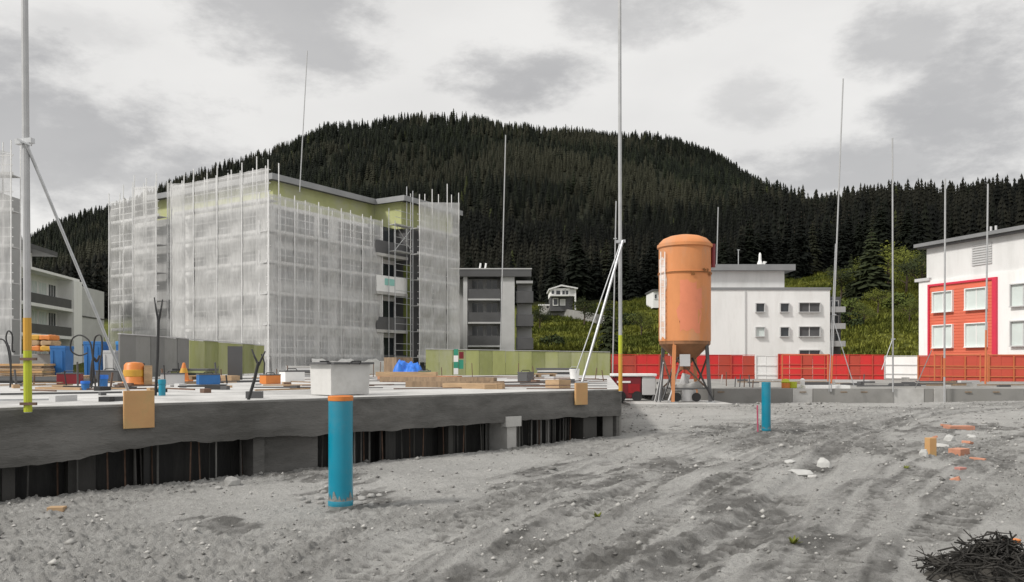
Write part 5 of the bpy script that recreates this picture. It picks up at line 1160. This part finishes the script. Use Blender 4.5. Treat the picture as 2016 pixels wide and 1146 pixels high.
rock(456, 956, 40, M_stone, 'grey rounded boulder on the mud lip below the slab openings', k=1, sz=(1,.8,.75))
rock(430, 962, 16, M_stone, 'fist sized stone just left of the grey rounded boulder', k=2)
rock(1572, 934, 62, M_plaster, 'broad pale rubble lump lying in the wheel ruts', 'rubble_lump', 'rubble', 0, (1,.75,.30), .4)
rock(1556, 912, 34, M_plaster, 'smaller pale rubble lump beside the broad one in the ruts', 'rubble_lump', 'rubble', 3, (1,.7,.35), 1.2)
rock(1622, 925, 36, M_plaster, 'upright pale rubble slab standing at the rut bend', 'rubble_lump', 'rubble', 2, (.8,.45,1.1), -.3)
rock(1600, 940, 26, M_conc, 'low grey rubble lump between the pale ones', 'rubble_lump', 'rubble', 4, (1,.8,.4), .8)
rock(1868, 868, 26, M_plaster, 'pale plaster lump under the orange plank on the right', 'rubble_lump', 'rubble', 1, (.9,.7,.8))
rock(1818, 902, 28, M_plaster, 'pale plaster slab leaning left of the orange wood block', 'rubble_lump', 'rubble', 3, (.8,.6,1.1))
rock(1852, 880, 34, M_conc, 'flat grey lump among the orange wood pieces on the right', 'rubble_lump', 'rubble', 2, (1,.7,.35))
rock(1912, 862, 20, M_plaster, 'tiny pale lump right of the orange plank', 'rubble_lump', 'rubble', 0)
def block(px, py, dims, m, label, rz=0, tilt=0, name='wood_block', cat='wood'):
    q = onmud(px, py); o = MB().box((0,0,dims[2]/2-.02), dims, 0).build(name, m, loc=(0,0,0), bevel=.006); o.location = q; o.rotation_euler = (tilt, 0, rz); return tag(o, label, cat)
q = onmud(1890, 852); 
M_pinkw = mat('pinkish_orange_wood', (.50,.235,.15), .8, .2, 5, .2, 30, dirt=(.36,.2,.16), dirt_amt=.6, dirt_scale=6)
block(1888, 846, (.60,.26,.11), M_pinkw, 'flat orange brown plank lying across pale rubble on the right', .1)
block(1832, 896, (.13,.12,.30), M_ply, 'upright orange wood block on the mud at right', .2)
block(1888, 896, (.30,.2,.13), M_pinkw, 'brown wood block right of the upright orange one', .6)
block(1891, 924, (.12,.1,.05), mat('pinkish_brick', (.42,.2,.17), .85, .15, 6), 'small pinkish brick piece below the wood blocks', .3, name='brick_piece', cat='brick')
block(112, 1003, (.16,.09,.05), M_wood, 'small pale wood chip on the mud lip at far left', .1)
block(1992, 1068, (.13,.06,.05), M_orange, 'orange scrap lying above the heap of dark twigs', .2, name='plastic_scrap', cat='scrap')
block(1996, 1142, (.16,.08,.05), M_wood, 'pale wood piece at the right foot of the twig heap', .2)
# dug earth round the big pipe
rg = random.Random(8)
for k in range(26):
    a = rg.uniform(0, 6.28); rr = rg.uniform(34, 95); px_, py_ = 666+rr*math.cos(a), 990+rr*.28*math.sin(a)-6
    rock(px_, py_, rg.uniform(7, 22), M_stone if k % 3 else M_conc_mid, 'clod of dug earth around the foot of the large pipe', 'earth_clod', 'clod', k, (1,.8,.6), a, 'clods around the large pipe')
for k in range(55):
    py_ = 716+1/rg.uniform(1/430, 1/125); px_ = rg.uniform(20, 1990)
    if py_ < 1015-.118*px_ and px_ < 1260: continue
    rock(px_, py_, rg.uniform(5, 15)*(.6+.4*(py_-716)/300), M_stone if k % 9 else M_conc, 'loose stone lying on the open mud', 'loose_stone', 'stone', k, (1,.8,.6), k*1.3, 'loose stones on the mud')
# gravel: countless
def gravel(n, seed):
    g = np.random.default_rng(seed); V0 = np.array([(1,0,0),(-1,0,0),(0,1,0),(0,-1,0),(0,0,1),(0,0,-1)], float); T0 = np.array([(0,2,4),(2,1,4),(1,3,4),(3,0,4),(2,0,5),(1,2,5),(3,1,5),(0,3,5)])
    py = 716+1/g.uniform(1/470, 1/80, n); px = g.uniform(-100, 2120, n); Y = CH*F/(py-HZ); X_ = (px-CX)*Y/F
    z, dmp, rgh = gh(X_, Y, True); keep = (z > -.3) & (g.uniform(0, 1, n) < .25+.6*rgh+.5*dmp); X_, Y, z = X_[keep], Y[keep], z[keep]; n = len(z)
    s = np.exp(g.normal(math.log(.010), .5, n))*(1+Y/22); J = V0[None]*g.uniform(.6, 1.3, (n,6,3)); a = g.uniform(0, 6.28, n)
    x = J[...,0]*np.cos(a)[:,None]-J[...,1]*np.sin(a)[:,None]; y = J[...,0]*np.sin(a)[:,None]+J[...,1]*np.cos(a)[:,None]
    V = np.stack([x*s[:,None]+X_[:,None], y*s[:,None]*.8+Y[:,None], J[...,2]*s[:,None]*.65+z[:,None]+s[:,None]*.25], -1).reshape(-1, 3)
    t = np.repeat(g.choice([.15,.22,.28,.34,.40], n), 6); return V, (T0[None]+(np.arange(n)*6)[:,None,None]).reshape(-1, 3), np.stack([t, t*.985, t*.94], 1)
V, T, Cc = gravel(15000, 5); M_grav = leaf_material('gravel_stones', 'tint'); o = np_mesh('gravel', V, T, [M_grav], 'stuff', smooth=False, cols={'tint': Cc}); tag(o, 'grey gravel and crumbs of earth strewn over the mud', 'gravel')
# twig heap, lower right corner
rg = random.Random(14); cq = onmud(1965, 1130); tw = MB()
for k in range(420):
    a = rg.uniform(0, 6.28); rr = rg.uniform(0, .42)**1.0; p_ = cq+Vector((math.cos(a)*rr*1.15, math.sin(a)*rr*.8, rg.uniform(0, .24)*(1-rr/.6)))
    d_ = Vector((rg.gauss(0,1)*1.3, rg.gauss(0,.7), rg.gauss(.05,.35))).normalized(); L_ = rg.uniform(.12,.34); bend = Vector((rg.gauss(0,.05), rg.gauss(0,.05), rg.gauss(0,.04)))
    tw.tube([p_-d_*L_/2, p_+bend, p_+d_*L_/2+bend*.4], [.006,.007,.003], 4)
    for s in range(3):
        u = (d_+Vector((rg.gauss(0,.7), rg.gauss(0,.7), rg.gauss(.1,.6)))).normalized()*rg.uniform(.04,.12); b_ = p_+d_*L_*rg.uniform(-.4,.4); tw.tube([b_, b_+u], [.004,.002], 3)
tag(tw.build('twig_heap', M_twig, loc=cq), 'heap of tangled dark twigs in the lower right corner', 'twigs')
mound = MB(); nn_ = 18; vs, fs = [], []
for j in range(6):
    for i in range(nn_): a = 2*math.pi*i/nn_; r = .46*(1-j/5.2); vs.append(cq+Vector((math.cos(a)*r*1.2, math.sin(a)*r*.85, -.05+.16*math.sin(j/5*1.5)+rg.uniform(-.015,.015))))
for j in range(5):
    for i in range(nn_): fs.append((j*nn_+i, j*nn_+(i+1) % nn_, (j+1)*nn_+(i+1) % nn_, (j+1)*nn_+i))
fs.append(tuple(5*nn_+i for i in range(nn_)))
tag(mound.add(vs, fs).build('soil_mound', mat('dark_soil', (.05,.046,.04), .95, .3, 8, .5, 30), loc=cq, smooth=True), 'low dark soil mound under the heap of twigs', 'mound')
# weeds
M_weed = leaf_material('weed_leaves', None, (.15,.17,.03))
for k, (px, py, lab) in enumerate(((1176,1020,'small yellow green weed in the mud left of the ruts'),(1562,1070,'small yellow green weed at the right side of the ruts'),(1784,924,'small yellow green weed left of the wood blocks'))):
    q = onmud(px, py); b = MB()
    for i in range(26):
        a = rg.uniform(0, 6.28); L_ = rg.uniform(.03,.09); e = Vector((math.cos(a), math.sin(a), rg.uniform(.2,1.3))).normalized()*L_; sdw = Vector((-math.sin(a), math.cos(a), 0))*.012
        b.add([q-Vector((0,0,.01)), q+e*.55+sdw, q+e, q+e*.55-sdw], [(0,1,2,3)])
    tag(b.build('weed', M_weed, loc=q), lab, 'weed')

for k, (px, py, lab) in enumerate(((1925,905,'pinkish wood splinter right of the brown wood block'),(1862,838,'short pinkish splinter left of the flat orange plank'),(1905,872,'pinkish splinter between the orange plank and brown block'),(1840,862,'pinkish splinter above the upright orange block'),(1880,945,'tiny pinkish splinter below the brick piece'))):
    block(px, py, (.05+.05*(k % 3), .24-.03*k, .05), M_pinkw, lab, .5+k*.9, .1*k, 'wood_splinter', 'wood')
